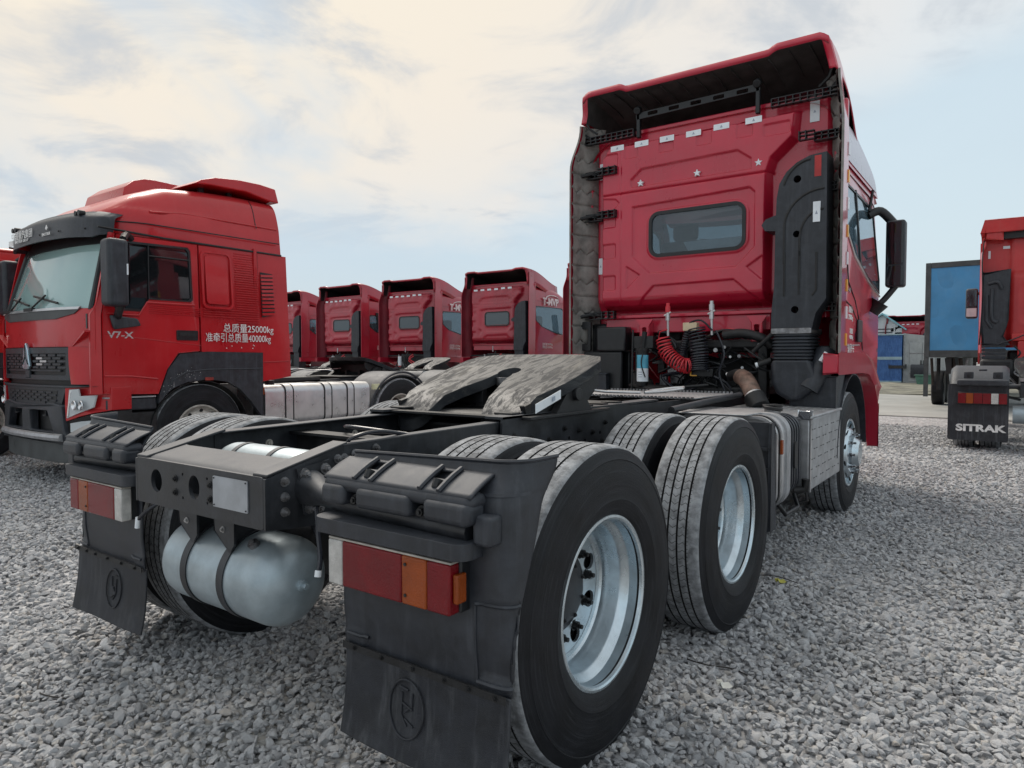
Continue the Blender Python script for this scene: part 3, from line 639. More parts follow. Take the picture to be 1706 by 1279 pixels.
def air_tanks(T):
    def tank(name, x0, x1, y, z, r, mt):
        L = x1 - x0; c = (0, y, z); pr = []
        for i in range(9): a = pi / 2 * i / 8; pr.append((x0 + .095 * (1 - sin(a)) , r * cos(a) if False else r * math.sqrt(max(0, 1 - (1 - sin(a)) ** 2.0))))
        left = [(x0 + .10 * (1 - cos(pi / 2 * i / 8)), r * sin(pi / 2 * i / 8)) for i in range(9)]
        right = [(x1 - .10 * (1 - cos(pi / 2 * i / 8)), r * sin(pi / 2 * i / 8)) for i in range(8, -1, -1)]
        o = MB().lathe(left + right, c, 'X', 64).build(name, mt, T, 50)
        MB().tube([(x1 - .004, y, z), (x1 + .012, y, z)], .020, 14).tube([(x1 + .012, y, z), (x1 + .028, y, z)], .011, 6).build('drain_boss', mt, o)
        MB().tube([(x0 + .004, y, z), (x0 - .02, y, z)], .016, 12).build('drain_boss', mt, o)
        return o
    A = tank('air_tank', -.38, .35, -.58, .56, .160, silver_tank)
    MB().tube([(.20, -.655, .685), (.20, -.675, .708)], .020, 12).tube([(.20, -.675, .708), (.20, -.681, .714)], .012, 12).build('air_port', steel, A)
    for x in (-.14, .10):
        st = MB().lathe([(-.019, .1605), (-.019, .1650), (.019, .1650), (.019, .1605)], (x, -.58, .56), 'X', 48, radians(70), radians(360 - 60)).build('tank_strap', frame_m, T, 30)
        br = MB().plate([(-.70, .81), (-.70, .70), (-.655, .655), (-.59, .70), (-.50, .72), (-.50, .81)], [], 'X', x - .004, x + .004)
        br.plate([(x - .075, .81), (x + .045, .81), (x + .045, .70), (x + .02, .668), (x - .075, .735)], [], 'Y', -.712, -.704); br.build('tank_bracket', frame_m, T, 30, bevel=.003)
        MB().bolt((x - .02, -.712, .745), (0, -1, 0), .008, .006).build('bolt', zinc, T)
    B = tank('upper_air_tank', -.335, .285, -.44, .90, .108, silver_tank)
    for x in (-.17, .06): MB().lathe([(-.012, .1085), (-.012, .1115), (.012, .1115), (.012, .1085)], (x, -.44, .90), 'X', 40).build('tank_strap', frame_m, T, 30)
    # rear cross cylinder support and hoses
    for k, (p, m) in enumerate([([(.455, -.60, .86), (.49, -.62, .77), (.525, -.64, .70), (.54, -.66, .665)], hose_black), ([(-.44, -.60, .80), (-.50, -.68, .74), (-.56, -.70, .69)], hose_black), ([(.15, -.5, .74), (.35, -.45, .77), (.44, -.40, .70)], hose_black), ([(.05, -.35, .78), (.32, -.50, .735), (.36, -.52, .72)], hose_black), ([(-.20, .1, 1.02), (-.05, -.02, 1.05), (.2, .05, 1.03), (.36, .2, 1.0)], hose_black), ([(.3, -.3, 1.0), (.37, -.38, 1.055), (.385, -.25, 1.075), (.36, -.05, 1.04)], hose_black)]):
        q = MB(); P = [Vector(a) for a in p]; path = []
        for i in range(len(P) - 1):
            a, b, c, d = P[max(i - 1, 0)], P[i], P[i + 1], P[min(i + 2, len(P) - 1)]
            for j in range(6): t = j / 6; path.append(.5 * ((2 * b) + (c - a) * t + (2 * a - 5 * b + 4 * c - d) * t * t + (3 * b - a - 3 * c + d) * t ** 3))
        path.append(P[-1]); q.tube(path, .008, 8).build('hose', m, T)
    MB().tube([(.54, -.66, .668), (.542, -.665, .648)], .011, 10).build('hose_fitting', white_st, T)
    MB().tube([(-.56, -.70, .70), (-.565, -.702, .655)], .010, 10).build('hose_fitting', white_st, T)
def rear_guard(T, s):
    """moulded guard, flap, lamp and tube bracket behind one rear wheel pair"""
    G = lambda q: (s * q[0], q[1], q[2])
    def surf(u, v):
        z = .445 + .612 * v + .022 * u * ss(v, .7, 1); yr = -.705 + .055 * ss(z, .95, 1.07) + .012 * (1 - ss(z, .45, .6))
        arc = u * 1.0
        if u < .74: x = .645 + .565 * (u / .74); y = yr
        else:
            t = (u - .74) / .26; a = min(1, t / .55) * pi / 2; kz = .18 + .82 * ss(z, .45, 1.0); x = 1.21 + (.070 + .015 * kz) * sin(a); y = yr + .085 * kz * (1 - cos(a))
            if t > .55: y += (t - .55) / .45 * (.004 + .066 * ss(z, .5, 1.05)); x += .015 * ss(z, .9, 1.1) * (t - .55) / .45
        # moulded pocket in the outer lower quarter
        if .70 < u < .93 and .06 < v < .42: y += .012
        if u < .12 and v < .09: y -= .006
        return G((x, y, z))
    nu, nv = 50, 50; mb = MB(); vs = [surf(i / nu, j / nv) for j in range(nv + 1) for i in range(nu + 1)]; fs = []
    def slot(u, v): return .88 < v < .945 and (.155 < u < .255 or .53 < u < .63)
    for j in range(nv):
        for i in range(nu):
            if slot((i + .5) / nu, (j + .5) / nv): continue
            a = j * (nu + 1) + i; q = (a, a + 1, a + nu + 2, a + nu + 1); fs.append(q if s > 0 else q[::-1])
    mb.add(vs, fs); g = mb.build('mudguard', plastic, T, 50)
    g['shift'] = 1
    so_ = g.modifiers.new('wall', 'SOLIDIFY'); so_.thickness = .008; so_.offset = -1
    # rib lines on the upper lip
    MB().grid(40, 1, lambda u, v: tuple(Vector(surf(u, .865 + .012 * v)) + Vector((0, -.004, 0))), flip=s < 0, thick=(0, .006, 0)).build('guard_rib', plastic, g, 50)
    MB().tube([surf(i / 40, 1.0) for i in range(41)], .006, 6).build('guard_lip', plastic, g, 50)
    MB().tube([tuple(Vector(surf(.70 + .23 * i / 10, .045)) + Vector((0, -.003, 0))) for i in range(11)], .007, 6).build('guard_rib', plastic, g, 50)
    MB().tube([tuple(Vector(surf(.70 + .20 * i / 10, .40)) + Vector((0, -.003, 0))) for i in range(11)], .006, 6).build('guard_rib', plastic, g, 50)
    MB().tube([tuple(Vector(surf(.02 + .12 * i / 6, .075)) + Vector((0, -.003, 0))) for i in range(7)], .006, 6).build('guard_rib', plastic, g, 50)
    MB().tube([tuple(Vector(surf(.70, .045 + .35 * i / 8)) + Vector((0, -.001, 0))) for i in range(9)], .004, 6).build('guard_rib', plastic, g, 50)
    # rubber flap
    def flap(u, v):
        x = .640 + .648 * u; z = .450 - (.278 + .012 * u) * v; return G((x, -.694 - .004 * sin(u * 7) * v - .03 * v * v + .004 * sin(v * 3 + u * 2) * v, z))
    fl = MB().grid(24, 12, flap, thick=(0, .008, 0), flip=s > 0).build('mud_flap', rubber_flap, T, 40, bevel=.003)
    # moulded roundel: ring with a stepped zig-zag emblem
    cx, cz, R = .915, .318, .068
    def fy(z): v = (.450 - z) / .285; return -.694 - .03 * v * v - .0
    rg = MB().tube([G((cx + R * cos(a), fy(cz + R * 1.25 * sin(a)) - .004, cz + R * 1.25 * sin(a))) for a in [2 * pi * i / 40 for i in range(41)]], .0035, 6)
    rg.build('flap_roundel', rubber_flap, fl, 50)
    for pth in ([(-.020, .045), (-.020, -.02), (.004, -.05)], [(.022, .05), (.022, .012), (-.006, -.012)], [(-.02, .015), (.024, .002)], [(-.004, -.03), (.03, -.045)], [(-.03, .06), (.006, .055)]):
        MB().tube([G((cx + a, fy(cz + b) - .003, cz + b)) for a, b in pth], .003, 5).build('flap_emblem', rubber_flap, fl, 50)
    MB().plate([(.645, .440), (.645, .462), (1.285, .462), (1.285, .440)], [], 'Y', -.7115, -.7085, fn=G).build('flap_strip', engine, T, 30)
    for x in (.70, .82, .95, 1.07, 1.16, 1.25):
        MB().bolt(G((x, -.7115, .451)), (0, -1, 0), .006, .005).build('rivet', engine, T)
    # square tube bracket from rail to guard, cover with clamp notches, padded step
    MB().tube([G(p) for p in ((.425, -.60, .915), (.47, -.605, .912), (.53, -.625, .905), (.60, -.64, .902), (1.18, -.66, .890))], [.062, .052, .034, .030, .030], 16).build('guard_tube', frame_m, T)
    fp = MB().plate([G((x, 0, z))[0::2] and (x, z) for x, z in ((-.655, .985), (-.52, 1.0), (-.53, .92), (-.56, .83), (-.625, .83))], [], 'X', s * .4215, s * .433); fp.build('tube_flange', frame_m, T, 30, bevel=.004)
    for y, z in ((-.63, .968), (-.545, .975), (-.61, .85), (-.575, .845)): MB().bolt((s * .433, y, z), (s, 0, 0), .013, .016).build('bolt', steel, T)
    def B(name, a, b, mt=plastic, bv=.012, par=T, sg=3):
        x0, x1 = sorted((s * a[0], s * b[0])); return MB().box((x0, a[1], a[2]), (x1, b[1], b[2])).build(name, mt, par, 40, bevel=bv, seg=sg)
    cov = B('clamp_cover', (.632, -.775, .952), (1.215, -.690, .996), bv=.020)
    for a, b in ((.632, .735), (.785, 1.005), (1.055, 1.215)): B('clamp_cover_block', (a, -.785, .912), (b, -.700, .975), bv=.018, par=cov)
    # sloping sheet from the cover up on to the guard lip, with two slots and latch hooks
    def web(u, v): return G((.632 + .583 * u, -.770 + .105 * v, .992 + .050 * v + .004 * sin(v * pi)))
    mb = MB(); NU, NV = 48, 8; vs = [web(i / NU, j / NV) for j in range(NV + 1) for i in range(NU + 1)]; fs = []
    for j in range(NV):
        for i in range(NU):
            if j in (4, 5, 6) and (i in range(11, 17) or i in range(33, 39)): continue
            a = j * (NU + 1) + i; q = (a, a + 1, a + NU + 2, a + NU + 1); fs.append(q if s > 0 else q[::-1])
    wb = mb.add(vs, fs).build('cover_web', plastic, cov, 40); m_ = wb.modifiers.new('wall', 'SOLIDIFY'); m_.thickness = .008; m_.offset = -1
    for u0 in (.235, .355, .69, .81):
        MB().tube([tuple(Vector(web(u0, v)) + Vector((0, 0, .006))) for v in (.0, .3, .6, .95)], .008, 6).build('cover_rail', plastic, cov, 50)
    for x in (.76, 1.03):
        MB().bolt(G((x, -.75, .93)), (0, -1, 0), .012, .012).build('bolt', engine, cov)
        MB().tube([G((x - .02, -.745, .925)), G((x + .02, -.745, .925))], .014, 10).build('clamp', engine, cov)
        MB().tube([G((x + .045, -.745, 1.00)), G((x + .045, -.735, 1.022))], .014, 8).build('latch', engine, cov)
    stp = MB().plate(rrect(.592, -.790, 1.205, -.640, .045, 6), [], 'Z', .822, .868, fn=G).build('lamp_hood', plastic, T, 50, bevel=.018, seg=4)
    B('lamp_bracket', (.70, -.71, .70), (1.10, -.690, .83), engine, .004)
    B('guard_block', (1.20, -.745, .86), (1.262, -.69, .94), plastic, .010)
    # tail lamp: housing with the lenses as separate blocks
    y0, y1 = -.780, -.735
    lp = B('tail_lamp', (.668, -.742, .668), (1.160, -.700, .812), blackp, .006)
    def LZ(name, xa, xb, mt): return B(name, (xa, y0, .668), (xb, y1, .806), mt, .006, lp)
    LZ('reverse_lens', .662, .7245, lens_white); LZ('stop_lens', .7255, .973, lens_red); LZ('indicator_lens', .974, 1.068, lens_amber); LZ('reflector_lens', 1.069, 1.152, lens_red)
    B('side_lens', (1.1525, -.768, .700), (1.170, -.728, .780), lens_amber, .005, lp)
    B('lamp_cap', (.662, -.777, .8065), (1.154, -.737, .813), white_rim, .002, lp)
    for x, z in ((.99, .695), (.99, .782)): MB().tube([G((x, y0, z)), G((x, y0 - .003, z))], .005, 8).build('lens_screw', engine, lp)

def guards(T):
    for s in (1, -1):
        before = set(bpy.data.objects); rear_guard(T, s)
        for o in set(bpy.data.objects) - before:
            if o.parent == T and not o.name.startswith(('guard_tube', 'tube_flange')):
                bb = [v[1] for v in o.bound_box]
                if o.name.startswith('bolt') : continue
                o.location.y += .06
            if 'shift' in o: del o['shift']
# ---------------------------------------------------------------- main truck: cab seen from behind
glass_far = glass('grey_window_glass', (.10, .12, .13), .88)
def relief_h(x, z):
    """height of the stamped rear wall above its base plane (metres, towards the rear)"""
    R = [(-.985, 1.84), (.615, 1.84), (.62, 2.93), (.66, 3.05), (.83, 3.20), (.85, 3.42), (-.90, 3.42), (-.985, 3.30)]
    d = sd_poly(x, z, R); h = .13 * ss(-d, -.018, .030)
    if d > .02: return h
    def groove(h, dd, w, dep): return h - 1.4 * dep * exp(-(dd / w) ** 2)
    def rec(h, dd, dep, w=.010): return h - dep * 1.35 * ss(-dd, -w * .7, w * .7)
    h = groove(h, z - 2.945, .007, .014)
    # big window surround: raised picture frame with cut corners
    O = [(-.64, 2.80), (.47, 2.835), (.515, 2.79), (.515, 2.32), (.36, 2.16), (-.46, 2.16), (-.64, 2.33)]
    dO = sd_poly(x, z, O); h = rec(h, dO, .018)
    dW = sd_rr(x, z, -.455, 2.32, .430, 2.71, .09); h = rec(h, -(-dW + .0) if False else dW - .035, -.012, .012)
    Lw = [(-.60, 1.86), (-.42, 2.04), (.34, 2.05), (.54, 1.87), (.52, 1.80), (-.60, 1.80)]
    h = rec(h, sd_poly(x, z, Lw), .016)
    h = rec(h, sd_poly(x, z, [(-.70, 2.02), (-.70, 2.24), (-.56, 2.15)]), .014, .008)
    h = rec(h, sd_poly(x, z, [(.585, 2.03), (.585, 2.24), (.45, 2.15)]), .014, .008)
    for z0 in (2.02, 2.33, 2.63): h = rec(h, sd_rr(x, z, -.97, z0, -.82, z0 + .14, .015), .012, .007)
    h = groove(h, x + .765, .006, .006)
    h = rec(h, sd_poly(x, z, [(-.97, 2.80), (-.84, 2.80), (-.78, 2.86), (-.82, 2.90), (-.97, 2.92)]), .010, .008)
    U = [(-.66, 2.99), (-.66, 3.06), (-.55, 3.15), (.36, 3.17), (.48, 3.08), (.48, 2.99)]
    h = rec(h, sd_poly(x, z, U), .016)
    for xc in (-.66, -.30, .06, .42): h = rec(h, sd_rr(x, z, xc - .07, 3.27, xc + .07, 3.50, .015), .012, .008)
    h = rec(h, sd_rr(x, z, -.94, 3.21, -.80, 3.34, .015), .010, .008); h = rec(h, sd_rr(x, z, .58, 3.24, .80, 3.34, .015), .010, .008)
    return h
def lerp_profile(P, t):
    for (a, b), (c, d) in zip(P, P[1:]):
        if t <= c: return b + (d - b) * ((t - a) / (c - a) if c > a else 0)
    return P[-1][1]
def cab_rear(T, yb=4.0, red=crimson, nx=300, nz=270, far=False, back_window=True):
    """yb: plane of the bulged rear wall"""
    Z0, Z1 = 1.70, 3.56; X0, X1 = -1.13, 1.13
    def P(u, v):
        x = X0 + (X1 - X0) * u; z = Z0 + (Z1 - Z0) * v
        return (x, yb + .13 - relief_h(x, z) + .06 * (1 - ss(z, 1.70, 1.80)) * 0 + .07 * ss(abs(x), 1.06, 1.13) + .12 * (1 - ss(z, 1.80, 1.95)) * (1 if abs(x) < 1 else .5), z)
    vs = [P(i / nx, j / nz) for j in range(nz + 1) for i in range(nx + 1)]; fs = []
    W0 = (-.462, 2.308, .437, 2.722)
    for j in range(nz):
        for i in range(nx):
            a = j * (nx + 1) + i; q = [vs[k] for k in (a, a + 1, a + nx + 2, a + nx + 1)]
            if all(sd_rr(p[0], p[2], *W0, .09) < -.004 for p in q): continue
            fs.append((a, a + 1, a + nx + 2, a + nx + 1))
    wall = MB().add(vs, fs).build('rear_wall', red, T, 60)
    so_ = wall.modifiers.new('wall', 'SOLIDIFY'); so_.thickness = .02; so_.offset = -1
    rr = lambda g: rrect(W0[0] + g, W0[1] + g, W0[2] - g, W0[3] - g, .095 - g, 8)
    ym = yb + .012
    wf = MB().plate(rr(-.006), [rr(.026)], 'Y', ym - .014, ym + .02).build('rear_window', blackp, T, 50, bevel=.006 if not far else 0)
    MB().plate(rr(.024), [], 'Y', ym - .002, ym + .002).build('pane', glass_m if not far else glass_far, wf, 0)
    # stickers and stars
    def stick(x, z, w, h, y, rot=0, mark=True):
        s = MB().plate(rrect(x - w / 2, z - h / 2, x + w / 2, z + h / 2, .003, 2), [], 'Y', y - .0015, y).build('reflective_sticker', white_st, T, 0)
        if mark and not far: MB().plate([(x - .012, z - .010), (x + .012, z - .010), (x, z + .014)], [], 'Y', y - .0022, y - .0016).build('sticker_mark', grey_st, s, 0)
        return s
    for x in (-.80, -.545, -.29, -.035, .22, .50 if not far else .46): stick(x, 3.385 + (.012 if x > 0 else 0), .14, .052, yb - .003)
    if not far:
        s1 = stick(-1.035, 3.22, .045, .16, yb + .125); s2 = stick(-1.045, 2.28, .042, .16, yb + .125); stick(.965, 3.41, .075, .17, yb + .123)
        for x, z in ((-.555, 3.015), (.0, 3.025), (.545, 3.03)): MB().plate(star(x, z, .034), [], 'Y', yb - .005, yb + .03).build('star_badge', cream if False else white_st, T, 0)
    # lower sill of the wall with rain gutter and tow brackets
    lb = MB(); lb.box((-.98, yb + .06, 1.742), (.66, yb + .12, 1.775)); lb.box((-.96, yb + .09, 1.60), (.64, yb + .115, 1.742)); lb.build('rear_sill', red, T, 30, bevel=.008)
    if not far:
        for x in (-.50, .55):
            b = MB(); b.plate([(x - .08, 1.72), (x + .08, 1.72), (x + .045, 1.66), (x + .04, 1.50), (x - .04, 1.50), (x - .045, 1.66)], [rrect(x - .022, 1.54, x + .022, 1.65, .012, 3)], 'Y', yb - .01, yb + .012)
            b.box((x - .05, yb - .01, 1.50), (x - .042, yb + .09, 1.70)); b.box((x + .042, yb - .01, 1.50), (x + .05, yb + .09, 1.70)); b.build('cab_bracket', red, T, 30, bevel=.004)
    # corner strips and cab floor
    for s in (1, -1):
        MB().box((min(s * 1.15, s * 1.205), yb + .19, 1.38), (max(s * 1.15, s * 1.205), yb + .26, 3.5)).build('corner_post', red, T, 30, bevel=.02)
    # side extenders
    for s in (1, -1):
        def so(u, v, off=0.):
            z = 1.395 + (2.26 if not far else 2.4) * v; k = ss(z, 3.2, 3.66); x = 1.245 - .055 * k - .03 * u; y = yb - .155 + .36 * u + .10 * ss(z, 3.2, 3.6) * (1 - u)
            return (s * (x - off), y, z)
        MB().grid(8, 44, lambda u, v: so(u, v), thick=(-s * .014, 0, 0), flip=(s > 0)).build('side_extender', red, T, 50)
        def inn(u, v):
            z = 1.395 + 2.20 * v; zz = (z - 1.40) * 3.4; f = zz - math.floor(zz)
            zig = abs(((u * 2.6) % 1) - .5) * .34; rib = min(abs(f - .30 - zig), abs(f - .92))
            h = -.018 * exp(-(rib / .030) ** 2) + .004 * (1 if .42 + zig < f < .80 else 0)
            x, y, zq = so(u * .98 + .01, v); a = .036 + .088 * ss(u, .25, 1.0)
            return (x - s * (a + h * (0 if far else 1)), y + .004, zq)
        MB().grid(8 if far else 60, 8 if far else 260, inn, flip=(s < 0)).build('extender_liner', fairing_in if not far else crimson_in, T, 40)
        # closing edge strip at the rear of the extender
        MB().grid(1, 44, lambda u, v: (so(0, v)[0] - s * .018 * u, so(0, v)[1] - .001, so(0, v)[2]), thick=(0, .004, 0), flip=(s > 0)).build('extender_edge', red if far else fairing_in, T, 40)
        if not far:
            for z in (1.78, 2.76, 3.18):
                mb = MB(); x0, x1 = (.80 if s < 0 else .88), 1.19
                for k in range(7):
                    xx = x0 + (x1 - x0) * k / 6; yy = yb - .02 + (.0 if xx < .98 else .09)
                    mb.box((min(s * xx, s * (xx + .008)), yy - .04, z - .035), (max(s * xx, s * (xx + .008)), yy + .02, z + .035))
                for zz in (-.035, 0, .030): 
                    mb.box((min(s * x0, s * 1.0), yb - .045, z + zz - .004), (max(s * x0, s * 1.0), yb - .002, z + zz + .004)); mb.box((min(s * .98, s * 1.2), yb + .03, z + zz - .004), (max(s * .98, s * 1.2), yb + .10, z + zz + .004))
                mb.build('extender_bracket', blackp, T, 30)
                if s < 0: MB().tube([(s * 1.0, yb + .02, z), (s * 1.08, yb + .05, z + .02), (s * 1.19, yb - .02, z - .01)], .018, 8).build('extender_hinge', blackp, T)
    if not far:
        # reversing sensor box at the foot of the left extender, frame around it
        MB().plate(rrect(-1.225, 1.43, -1.09, 1.72, .01, 2), [rrect(-1.19, 1.50, -1.12, 1.65, .008, 2)], 'Y', yb + .0, yb + .03).build('extender_foot', blackp, T, 30, bevel=.004)
        # amber and white conspicuity tape down both extender edges
        for s in (1, -1):
            z = 1.46; i = 0
            while z < 3.10:
                h = .10 if i % 2 == 0 else .115
                mt = (yellow_st, crimson, white_st, crimson)[i % 4] if s > 0 else (yellow_st, crimson)[i % 2]
                if mt is not crimson:
                    if s > 0: MB().box((1.2195, yb + .155, z), (1.2265, yb + .205, z + h)).build('conspicuity_tape', mt, T, 0)
                    else: MB().box((-1.2475, yb - .153, z), (-1.2455, yb - .12, z + h)).build('conspicuity_tape', mt, T, 0)
                z += h + .004; i += 1
    # roof deflector: long red shell, open underneath
    zc0 = 3.665 if not far else 3.45
    def defl(u, v, off=0.):
        # u across the shell from the lower left edge over the top to the lower right edge, v forwards
        Wd, dz = 1.165, .24; yy = yb - .125 + 1.75 * v; drop = .40 * ss(v, .08, 1.15); nar = 1 - .06 * ss(v, .2, 1)
        if u < .13: t = u / .13; x = -(Wd - .05 * t); z = zc0 + (3.90 - zc0) * t
        elif u > .87: t = (1 - u) / .13; x = (Wd - .05 * t); z = zc0 + (3.90 - zc0) * t
        else:
            t = (u - .13) / .74; x = -1.115 + 2.23 * t
            e_ = min(t, 1 - t) * 2.23; z = 3.90 + .042 * ss(e_, 0, .06) - .034 * ss(abs(x), .72, .64)
        if u < .13 or u > .87: z = z
        sgn = -1 if u < .5 else 1
        yy += .06 * (1 - ss(z, 3.72, 3.9)) * (1 - v)
        ox = off * (1 if (u < .13 or u > .87) else 0)
        return (x * nar - sgn * ox * nar, yy, z - drop - (off if .13 <= u <= .87 else 0))
    nu = 92 if not far else 24
    us = sorted(set([i / nu for i in range(nu + 1)] + [.13, .87]))
    def dg(nv, off, name, mt, flip, sol=None):
        vs = [defl(u, j / nv, off) for j in range(nv + 1) for u in us]; n = len(us); fs = []
        for j in range(nv):
            for i in range(n - 1): a = j * n + i; q = (a, a + 1, a + n + 1, a + n); fs.append(q[::-1] if flip else q)
        o = MB().add(vs, fs).build(name, mt, T, 35)
        if sol: m = o.modifiers.new('wall', 'SOLIDIFY'); m.thickness = sol; m.offset = -1
        return o
    dg(14, 0, 'roof_deflector', red, False, .012)
    # the turned rim facing rearwards
    mb = MB(); n = len(us); a_ = [defl(u, 0, 0) for u in us]; b_ = [defl(u, 0, .055) for u in us]
    vs = [(p[0], p[1] - .004, p[2]) for p in a_] + [(q[0], q[1] - .0, q[2]) for q in b_]
    mb.add(vs, [(i, i + n, i + n + 1, i + 1) for i in range(n - 1)]); rim = mb.build('deflector_rim', red, T, 35)
    m = rim.modifiers.new('wall', 'SOLIDIFY'); m.thickness = .010; m.offset = -1
    dg(10, .058, 'deflector_liner', fairing_dark if not far else engine, True)
    if not far:
        for i in range(13):
            x = -.96 + .16 * i
            MB().grid(1, 8, lambda u, v: (x + .006 * u, defl(.13 + .74 * (x + 1.115) / 2.23, .02 + .30 * v, .062)[1], defl(.13 + .74 * (x + 1.115) / 2.23, .02 + .30 * v, .062)[2]), thick=(0, 0, -.012)).build('deflector_rib', fairing_dark, T, 0)
        for x in (-.60, .52):
            MB().box((x - .018, yb + .03, 3.46), (x + .018, yb + .075, 3.72)).tube([(x, yb + .0, 3.70), (x, yb + .05, 3.73)], .035, 12).build('deflector_strut', blackp, T, 30, bevel=.006)
        cb = MB().plate([(-.62, 3.63), (.54, 3.65), (.54, 3.71), (-.62, 3.69)], [rrect(-.50 + .21 * i, 3.648 + .002 * i, -.40 + .21 * i, 3.682 + .002 * i, .008, 2) for i in range(5)], 'Y', yb + .03, yb + .045); cb.build('deflector_crossbar', blackp, T, 30)
        for s in (1, -1):
            mb = MB()
            x0, x1 = (.64, 1.16)
            for k in range(10): xx = x0 + (x1 - x0) * k / 9; mb.box((min(s * xx, s * xx + .008), yb + .0, 3.475), (max(s * xx, s * xx + .008), yb + .06, 3.545))
            for zz in (3.475, 3.505, 3.54): mb.box((min(s * x0, s * x1), yb - .002, zz), (max(s * x0, s * x1), yb + .05, zz + .007))
            mb.build('deflector_bracket', blackp, T, 30)
            mb = MB(); mb.tube([(s * 1.02, yb + .0, 3.56), (s * 1.10, yb - .02, 3.62), (s * 1.14, yb - .05, 3.72)], .012, 6); mb.tube([(s * 1.06, yb + .05, 3.50), (s * 1.17, yb + .0, 3.58)], .015, 6); mb.build('deflector_stay', blackp, T)
    return wall
def cab_shell(T, red=crimson, far=False, y0=4.10, decal='tmvp', win_back=True):
    """sides with window openings, roof, front, floor; open inside so one can look through"""
    for s in (1, -1):
        out = [(y0, 1.40), (4.95, 1.405), (5.35, 1.34), (5.75, 1.12), (6.05, 1.07), (6.20, 1.16), (6.28, 1.5), (6.26, 2.0), (6.02, 2.86), (5.90, 3.05), (y0, 3.05)]
        win = [(4.28, 2.44), (4.55, 2.27), (5.30, 2.10), (6.02, 2.03), (6.04, 2.16), (5.84, 2.80), (5.70, 2.86), (4.34, 2.86), (4.27, 2.80)]
        ins = lambda P, d: [(p[0] + d * (cx_ - p[0]) / max(.01, hypot(cx_ - p[0], cz_ - p[1])), p[1] + d * (cz_ - p[1]) / max(.01, hypot(cx_ - p[0], cz_ - p[1]))) for p in P]
        cx_, cz_ = 5.1, 2.45
        bend = lambda q: (q[0] - s * .06 * ss(q[2], 2.1, 3.05) - s * .05 * ss(q[1], 5.9, 6.3), q[1], q[2])
        MB().plate(out, [win], 'X', s * 1.185, s * 1.212, fn=bend).build('cab_side', red, T, 35, bevel=.006 if not far else 0)
        fr = MB().plate(ins(win, -.012), [ins(win, .028)], 'X', s * 1.205, s * 1.2165, fn=bend).build('side_window', blackp, T, 30)
        MB().plate(ins(win, .026), [], 'X', s * 1.205, s * 1.209, fn=bend).build('pane', glass_m, fr, 0)
        if not far:
            bar = MB().plate([(4.86, 2.17), (4.90, 2.165), (4.90, 2.88), (4.86, 2.88)], [], 'X', s * 1.204, s * 1.219, fn=bend); bar.build('window_pillar', blackp, fr, 0)
            MB().tube([bend((s * 1.215, y, z)) for y, z in ((4.27, 2.42), (4.56, 2.245), (5.30, 2.075), (6.05, 2.00))], .012, 6).build('sill_trim', alu_b if s > 0 else blackp, T)
            # door shut lines and swage grooves as thin dark gaskets
            for P in ([(4.27, 2.95), (4.25, 2.45), (4.30, 2.0), (4.62, 1.86), (4.95, 1.6), (5.02, 1.43)], [(4.14, 1.84), (4.45, 1.80), (4.70, 1.70)], [(4.3, 2.96), (5.6, 2.96), (5.9, 2.9)]):
                MB().tube([bend((s * 1.2125, y, z)) for y, z in P], .0055, 6).build('door_seal', engine, T)
            MB().box((min(s * 1.21, s * 1.228), 4.72, 1.50), (max(s * 1.21, s * 1.228), 4.93, 1.70)).build('door_handle', blackp, T, 30, bevel=.008)
            MB().tube([bend((s * 1.213, 4.28, 1.46)), bend((s * 1.213, 4.85, 1.475))], .006, 6).build('badge_bar', alu_b, T)
    # roof and upper sides
    def roof(u, v):
        y = y0 + (6.08 - y0) * v; zt = lerp_profile([(4.10, 3.52), (4.8, 3.56), (5.25, 3.53), (5.7, 3.38), (6.0, 3.14), (6.08, 3.03)], y); z0 = 3.02
        a = pi * u; k = .32; cx = -cos(a); sx = abs(cx) ** k * (1 if cx > 0 else -1); sz = sin(a) ** .38
        w = 1.165 - .07 * ss(z0 + (zt - z0) * sz, 3.1, 3.6); return (w * sx, y, z0 + (zt - z0) * sz)
    MB().grid(48 if not far else 16, 24 if not far else 8, roof, flip=True).build('roof', red if far else red, T, 50)
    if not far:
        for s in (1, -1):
            MB().grid(24, 8, lambda u, v: (s * (roof(.5 + .5 * .99, 0)[0] * 0 + 1.170 - .085 * ss(3.06 + .40 * v, 3.1, 3.6)), 4.22 + (1.72 - .75 * v ** 1.6) * u, 3.055 + .40 * v), thick=(-s * .004, 0, 0), flip=s > 0).build('roof_side_patch', M('pale_lilac', (.60, .57, .64), .3, 0, .04), T, 40)  # pale lilac patch laid over the red roof side
    # windscreen, front, floor, interior
    pts = [(-1.14, 6.10), (-.7, 6.36), (0, 6.44), (.7, 6.36), (1.14, 6.10)]
    def fr_(u, v, zb, zt, lean):
        t = u * 2 - 1; x = 1.15 * t; y = 6.44 - .30 * abs(t) ** 2.4 - lean * v; return (x, y, zb + (zt - zb) * v)
    MB().grid(16, 4, lambda u, v: fr_(u, v, 2.02, 2.98, .34), flip=True, thick=(0, -.006, 0)).build('windscreen', glass_m, T, 40)
    MB().grid(16, 6, lambda u, v: fr_(u, v, .45, 2.02, -.0), flip=True, thick=(0, -.03, 0)).build('front_panel', red, T, 40)
    MB().grid(16, 2, lambda u, v: fr_(u, v, 2.98, 3.10, .40 - .34 + .34), flip=True, thick=(0, -.03, 0)).build('front_header', red, T, 40)
    MB().box((-1.17, 4.14, 1.42), (1.17, 6.2, 1.46)).build('cab_floor', engine, T, 0)
